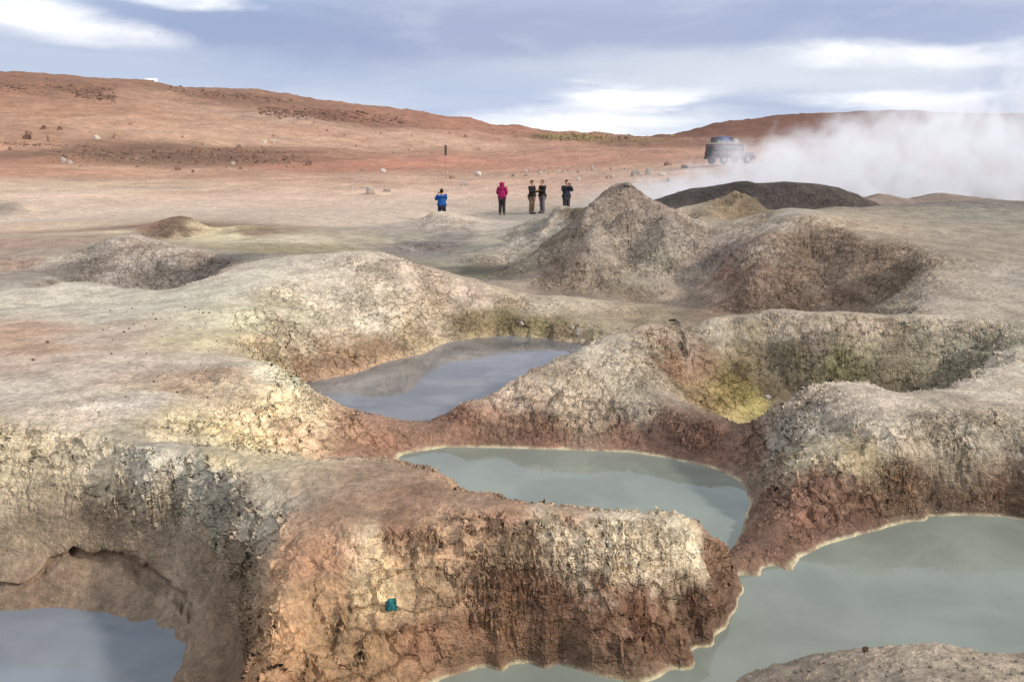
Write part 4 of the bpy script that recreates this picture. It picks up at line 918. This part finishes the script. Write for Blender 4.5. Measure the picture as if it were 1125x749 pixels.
    for s, b0 in ((1, arms_idx[0]), (-1, arms_idx[1])):
        c0 = len(Jj); Jj += [J[b0], J[b0+1], J[b0+2]]; Rj += [.115,.09,.075]; Ej += [(1,c0),(c0,c0+1),(c0+1,c0+2)]
    if hood:
        c0 = len(Jj); Jj += [(0,.02,hd_-.05),(0,.01,hd_+.09)]; Rj += [(.16,.16),(.155,.165)]; Ej += [(2,c0),(c0,c0+1)]
    grow('jacket', Jj, Ej, Rj, jacket, r, 2)
    Jt = [(0,0,.90*k),(.10,0,hip-.08),(f,-.015,knee),(f+.02,.03,ank-.01),(-.10,0,hip-.08),(-f,-.015,knee),(-f-.02,.03,ank-.01)]
    grow('trousers', Jt, [(0,1),(1,2),(2,3),(0,4),(4,5),(5,6)], [(.165,.14),.125,.095,.085,.125,.095,.085], trousers, r, 2)
    for s in (1, -1):
        bx = s*(f+.025)
        grow('boot', [(bx,.06,.05),(bx,-.04,.05),(bx+s*.01,-.17,.038)], [(0,1),(1,2)], [.055,.056,.045], BOOT, r, 2)
    if arms == 'camera':
        bm = bmesh.new(); bmesh.ops.create_cube(bm, size=1); bmesh.ops.scale(bm, vec=(.13,.05,.085), verts=bm.verts); bmesh.ops.bevel(bm, geom=bm.edges[:], offset=.01, segments=2, affect='EDGES')
        g2 = bmesh.ops.create_cone(bm, cap_ends=True, segments=20, radius1=.032, radius2=.032, depth=.06, matrix=Matrix.Translation((0,-.05,0)) @ Matrix.Rotation(math.pi/2, 4, 'X'))
        c_ = link('camera', bm, simple('camera_black', (26,26,28), .5, .5, .1, 20)); c_.matrix_world = Matrix.Translation(loc) @ Matrix.Rotation(rz, 4, 'Z') @ Matrix.Translation((0,-.36,1.58*k))
        tag(c_, 'black camera held up by the person '+('in the bright blue jacket' if 'blue' in label else 'behind the brown knoll'), 'camera')
    return r
navy = fabric('dark_navy_fabric', (34,34,46)); black = fabric('black_fabric', (34,28,28)); khaki = fabric('khaki_fabric', (104,84,66)); grey_t = fabric('grey_fabric', (96,88,90)); dk = fabric('charcoal_fabric', (46,40,42))
def foot(px, py_foot, dist_):
    p_ = at_d(px, dist_); return p_
def place(px, py_top, H, d0=None):
    """distance at which a figure of height H tops out at this pixel, standing on the ground there"""
    best = None
    for d in np.arange(34, 60, .1):
        p = at_d(px, d); az, tt = ray(px, py_top); hh = ZC - tt*math.hypot(p.x, p.y) - p.z
        if best is None or abs(hh-H) < best[0]: best = (abs(hh-H), p, d)
    return best[1]
# heights of the ground fix how far each one stands
person(at_d(485, 41.2), math.radians(205), 'person in bright blue jacket, turned away with raised arms behind a low mound', fabric('blue_fabric', (24,70,124)), navy, 'camera', None, (40,24,22), 1.58)
person(at_d(551.5, 43), math.radians(170), 'person in long hooded magenta jacket and dark trousers standing alone', fabric('magenta_fabric', (132,26,70)), dk, 'pockets', True, None, 1.74, .09, long_coat=.12)
person(at_d(584.5, 43.5), math.radians(60), 'person in black jacket and khaki trousers, left of the pair facing each other', black, khaki, 'chest', None, (70,54,48), 1.74, .13)
person(at_d(596, 44), math.radians(-60), 'person in black jacket and grey trousers, right of the pair facing each other', black, grey_t, 'chest', None, (96,80,72), 1.74, .10)
person(at_d(622.5, 42.5), math.radians(20), 'person in dark clothes lifting a camera behind the brown knoll', navy, dk, 'camera', None, (60,46,42), 1.74, .10)

# ---- signpost on the plain
sp_ = spot(490, 198)[0]; dsp = math.hypot(sp_.x, sp_.y)
post = empty('signpost', sp_, .3); tag(post, 'thin grey post with a narrow dark board on the far plain', 'signpost')
zz_t = lambda py: ZC - ray(490, py)[1]*dsp - sp_.z
bm = bmesh.new(); bmesh.ops.create_cone(bm, cap_ends=True, segments=10, radius1=.045, radius2=.035, depth=zz_t(161)+.3, matrix=Matrix.Translation((0,0,(zz_t(161)-.3)/2))); link('post', bm, simple('weathered_metal', (128,116,108), .7, .4, .2, 6), post)
bm = bmesh.new(); bmesh.ops.create_cube(bm, size=1); hb = zz_t(159.5)-zz_t(170.5); bmesh.ops.scale(bm, vec=(2.6/F*dsp, .04, hb), verts=bm.verts); bmesh.ops.bevel(bm, geom=bm.edges[:], offset=.01, segments=1, affect='EDGES'); bmesh.ops.translate(bm, vec=(0,-.06,zz_t(165)), verts=bm.verts); link('board', bm, simple('dark_paint', (62,52,46), .7, .3, .2, 4), post)

# ---- off-road vehicle with luggage on its roof
def box(bm, x0, x1, y0, y1, z0, z1, bev=.02, seg_=2, taper=None):
    g_ = bmesh.ops.create_cube(bm, size=1); vs_ = g_['verts']
    for v in vs_:
        v.co = Vector((x0 if v.co.x < 0 else x1, y0 if v.co.y < 0 else y1, z0 if v.co.z < 0 else z1))
        if taper and v.co.z == z1:
            v.co.x += taper[0] if v.co.x == x0 else -taper[1]; v.co.y += taper[2] if v.co.y == y0 else -taper[2]
    if bev:
        es = list({e for v in vs_ for e in v.link_edges}); bmesh.ops.bevel(bm, geom=es, offset=bev, segments=seg_, affect='EDGES')
def truck(loc, rz, label):
    r = empty('off_road_vehicle', loc, rz); tag(r, label, 'off-road vehicle')
    red = simple('maroon_paint', (58,26,34), .4, .5, .12, 2); dark = simple('dark_trim', (28,26,28), .6, .4, .1, 8); glass = simple('tinted_glass', (30,36,42), .06, .8, .05, 2); rub = simple('rubber', (26,24,24), .9, .2, .1, 10); metal = simple('rim_metal', (150,150,150), .35, .5, .1, 6, .8); rackm = simple('rack_metal', (176,176,172), .4, .5, .1, 6, .5)
    # x forward, y left, length 4.7
    bm = bmesh.new(); box(bm, -2.3, 1.05, -.88, .88, .55, 1.16, .04, 2); box(bm, 1.0, 2.3, -.84, .84, .58, 1.12, .07, 3, (0,.06,.04)); box(bm, -2.26, .98, -.84, .84, 1.14, 1.80, .035, 2, (.10,.42,.09)); link('body', bm, red, r, True)
    bm = bmesh.new(); box(bm, -2.42, -2.28, -.86, .86, .45, .68, .03); box(bm, 2.24, 2.44, -.86, .86, .45, .70, .03); link('bumper', bm, dark, r)
    for s in (1, -1):
        for x0, x1 in ((-2.0,-1.2),(-1.1,-.32),(-.24,.52)):
            bm = bmesh.new(); bm_v = [bm.verts.new(q) for q in ((x0,s*.87,1.20),(x1,s*.87,1.20),(x1-.03,s*.81,1.68),(x0+.03,s*.81,1.68))]; bm.faces.new(bm_v); bmesh.ops.solidify(bm, geom=bm.faces[:], thickness=.03); link('window', bm, glass, r)
        for x_ in (-.28, .6):
            bm = bmesh.new(); box(bm, x_-.16, x_-.02, s*.88-.015, s*.88+.015, 1.02, 1.06, .008); link('door_handle', bm, dark, r)
        bm = bmesh.new(); box(bm, .62, .74, s*.90-.06, s*.90+.12*s, 1.2, 1.38, .02) if s > 0 else box(bm, .62, .74, -1.02, -.84, 1.2, 1.38, .02); link('mirror', bm, dark, r)
        bm = bmesh.new(); box(bm, 2.27, 2.32, s*.62-.13, s*.62+.13, .84, 1.02, .02); link('headlight', bm, simple('lamp_glass', (214,214,208), .15, .7, .03), r)
        bm = bmesh.new(); box(bm, -2.33, -2.28, s*.76-.06, s*.76+.06, .86, 1.1, .01); link('tail_light', bm, simple('red_lens', (150,16,16), .25, .6, .05), r)
        for x_ in (-1.45, 1.45):
            bm = bmesh.new(); bmesh.ops.create_cone(bm, cap_ends=True, segments=28, radius1=.40, radius2=.40, depth=.26, matrix=Matrix.Translation((x_, s*.80, .40)) @ Matrix.Rotation(math.pi/2, 4, 'X')); bmesh.ops.bevel(bm, geom=[e for e in bm.edges if len(e.link_faces) == 2 and max(len(f_.verts) for f_ in e.link_faces) > 10], offset=.04, segments=3, affect='EDGES'); w_ = link('wheel', bm, rub, r, True)
            bm = bmesh.new(); bmesh.ops.create_cone(bm, cap_ends=True, segments=20, radius1=.22, radius2=.16, depth=.04, matrix=Matrix.Translation((x_, s*.945, .40)) @ Matrix.Rotation(-s*math.pi/2, 4, 'X')); link('rim', bm, metal, w_)
    bm = bmesh.new(); q = [bm.verts.new(c_) for c_ in ((.985,-.76,1.18),(.985,.76,1.18),(.62,.70,1.74),(.62,-.70,1.74))]; bm.faces.new(q); bmesh.ops.solidify(bm, geom=bm.faces[:], thickness=-.02); link('windscreen', bm, glass, r)
    bm = bmesh.new(); q = [bm.verts.new(c_) for c_ in ((-2.285,.7,1.22),(-2.285,-.7,1.22),(-2.21,-.66,1.66),(-2.21,.66,1.66))]; bm.faces.new(q); bmesh.ops.solidify(bm, geom=bm.faces[:], thickness=-.02); link('rear_window', bm, glass, r)
    bm = bmesh.new(); bmesh.ops.create_cone(bm, cap_ends=True, segments=24, radius1=.36, radius2=.36, depth=.22, matrix=Matrix.Translation((-2.45,.1,1.0)) @ Matrix.Rotation(math.pi/2, 4, 'Y')); link('spare_wheel', bm, rub, r, True)
    bm = bmesh.new()
    for y_ in (-.72, .72): box(bm, -2.1, .5, y_-.025, y_+.025, 1.90, 1.95, .01)
    for y_ in (-.72, .72): box(bm, -2.1, .5, y_-.02, y_+.02, 2.04, 2.08, .01)
    for x_ in np.linspace(-2.1, .5, 9): box(bm, x_-.02, x_+.02, -.72, .72, 1.90, 1.94, .006)
    for x_ in np.linspace(-2.1, .5, 5):
        for y_ in (-.72, .72): box(bm, x_-.015, x_+.015, y_-.015, y_+.015, 1.78, 2.06, .004)
    link('roof_rack', bm, rackm, r)
    return r
cp_, dc = at_d(800, 77), 77
car = truck(cp_ + Vector((0, 0, .02)), math.radians(28), 'maroon off-road vehicle with bundles on its roof rack, half hidden by steam')
mw = Matrix.Translation(car.location) @ Matrix.Rotation(car.rotation_euler.z, 4, 'Z')
def bundle(x, y, z, sx_, sy_, sz_, c, lab, seed):
    bm = bmesh.new(); bmesh.ops.create_cube(bm, size=1); bmesh.ops.subdivide_edges(bm, edges=bm.edges[:], cuts=4, use_grid_fill=True)
    for v in bm.verts:
        q = v.co.copy(); ln = q.length; v.co = q.lerp(q.normalized()*.55, .45); nn = float(fbm(np.array([q.x*4+seed]), np.array([q.y*4+q.z*3.]), 1, 3, seed)[0]); v.co *= 1+nn*.22
        v.co = Vector((v.co.x*sx_, v.co.y*sy_, v.co.z*sz_))
    o = link('luggage', bm, c, None, True); o.matrix_world = mw @ Matrix.Translation((x, y, z+sz_*.43)); tag(o, lab, 'luggage'); return o
blue_c = simple('blue_tarp', (30,48,96), .6, .4, .3, 8); bk = simple('black_bag', (30,30,36), .8, .3, .2, 8); gb = simple('grey_bag', (150,150,150), .8, .3, .2, 8)
bundle(-.95, .1, 1.94, 1.2, 1.1, .62, blue_c, 'big blue tarpaulin bundle on the vehicle roof rack', 5)
bundle(-1.8, 0, 1.94, .55, .9, .5, bk, 'dark bag at the rear end of the roof rack', 6)
bundle(-.1, .2, 1.94, .45, .9, .55, bk, 'black bag in front of the blue bundle on the roof', 8)
bundle(.32, -.1, 1.94, .4, .8, .38, gb, 'pale grey bag at the front end of the roof rack', 9)

# ---- white vehicle far up on the hill crest
def hill_top(px):
    az = ray(px, 90)[0]; i = int(np.searchsorted(az_in, az)); el = (Z2[i]-ZC)/np.exp(LD); j = int(np.argmax(np.where(np.exp(LD) > 150, el, -9))); d = math.exp(LD[j]); return Vector((d*math.sin(az), d*math.cos(az), float(Z2[i, j]))), d
pw, dw = hill_top(166)
for ext in np.arange(1.0, 60, .5):                       # first place behind the crest where all but the roof is hidden
    q_ = pw.xy*((dw+ext)/dw); gz_ = ground_at(q_.x, q_.y); sight = pw.z + (pw.z-ZC)/dw*ext
    if sight - gz_ > 1.75: break
v_ = empty('white_bus', Vector((q_.x, q_.y, gz_)), math.radians(4)); tag(v_, 'white roof of a bus parked behind the crest of the left hill', 'bus')
L_ = 12/F*dw
wp = simple('white_paint', (236,236,234), .4, .5, .03, 2)
bm = bmesh.new(); box(bm, -L_/2, L_/2, -1.1, 1.1, .45, 2.7, .12, 3, (.1,.35,.08)); link('body', bm, wp, v_, True)
for s in (1, -1):
    for i in range(4):
        x0 = -L_/2+.5+i*(L_-1.4)/4; bm = bmesh.new(); box(bm, x0, x0+(L_-1.4)/4-.15, s*1.09-.01, s*1.09+.01, 1.4, 2.1, 0); link('window', bm, simple('dark_glass', (40,46,52), .1, .7, .05), v_)
    for x_ in (-L_/3, L_/3):
        bm = bmesh.new(); bmesh.ops.create_cone(bm, cap_ends=True, segments=20, radius1=.48, radius2=.48, depth=.3, matrix=Matrix.Translation((x_, s*.98, .48)) @ Matrix.Rotation(math.pi/2, 4, 'X')); link('wheel', bm, BOOT, v_)

# ---- steam drifting from the vents behind the dark mound
def steam(name, x0, x1, y0, y1, z0, z1, dens, label, src, col_=(.93,.94,.97,1)):
    bm = bmesh.new(); box(bm, x0, x1, y0, y1, z0, z1, 0)
    m = bpy.data.materials.new(name); m.use_nodes = True; t = NT(m.node_tree)
    o_ = t.n('ShaderNodeOutputMaterial'); v = t.n('ShaderNodeVolumePrincipled'); t.t.links.new(v.outputs[0], o_.inputs['Volume'])
    v.inputs['Color'].default_value = col_; v.inputs['Anisotropy'].default_value = .25
    ps = t.n('ShaderNodeNewGeometry').outputs['Position']
    t.put(v.inputs['Density'], src(t, ps, dens))
    b_ = link(name, bm, m); tag(b_, label, None, None, 'stuff'); return b_
def plume(t, ps, dens):
    s_ = t.n('ShaderNodeSeparateXYZ'); t.put(s_.inputs[0], ps); x, y, z = s_.outputs
    w1 = t.noise(t.scalev(ps, (1, 1, 1.1)), .16, 6, .58, .8); w2 = t.noise(ps, .6, 5, .62, .7)
    # top of the cloud rises with distance downwind, billowing
    top = t.ramp(x, 5.5, 30, 1.7, 8.8, False)
    top = t.math('ADD', top, t.math('MULTIPLY', t.math('SUBTRACT', w1, .5), t.ramp(x, 5, 22, 3.2, 14, False)))
    top = t.math('ADD', top, t.math('MULTIPLY', t.math('SUBTRACT', w2, .5), 3.6))
    k = t.ramp(t.math('SUBTRACT', top, z), -.5, 1.3)
    yc = t.ramp(x, 5, 30, 43, 46, False); dy = t.math('ABSOLUTE', t.math('SUBTRACT', y, yc))
    dy = t.math('ADD', dy, t.math('MULTIPLY', t.math('SUBTRACT', w2, .5), 5.0))
    k = t.math('MULTIPLY', k, t.ramp(dy, 2.0, 6.5, 1, 0))
    k = t.math('MULTIPLY', k, t.ramp(x, 2.2, 9.5, .0, 1))
    k = t.math('MULTIPLY', k, t.ramp(x, 44, 54, 1, 0)); k = t.math('MULTIPLY', k, t.ramp(z, 1.5, 8.0, 1.0, .4, False))
    return t.math('MULTIPLY', t.math('MULTIPLY', k, t.ramp(w2, .38, .58, .12, 1.7)), dens)
steam('steam', 2.5, 54, 35, 54, .5, 14, .33, 'white steam drifting right from vents behind the dark mound', plume, (.95,.96,.985,1))
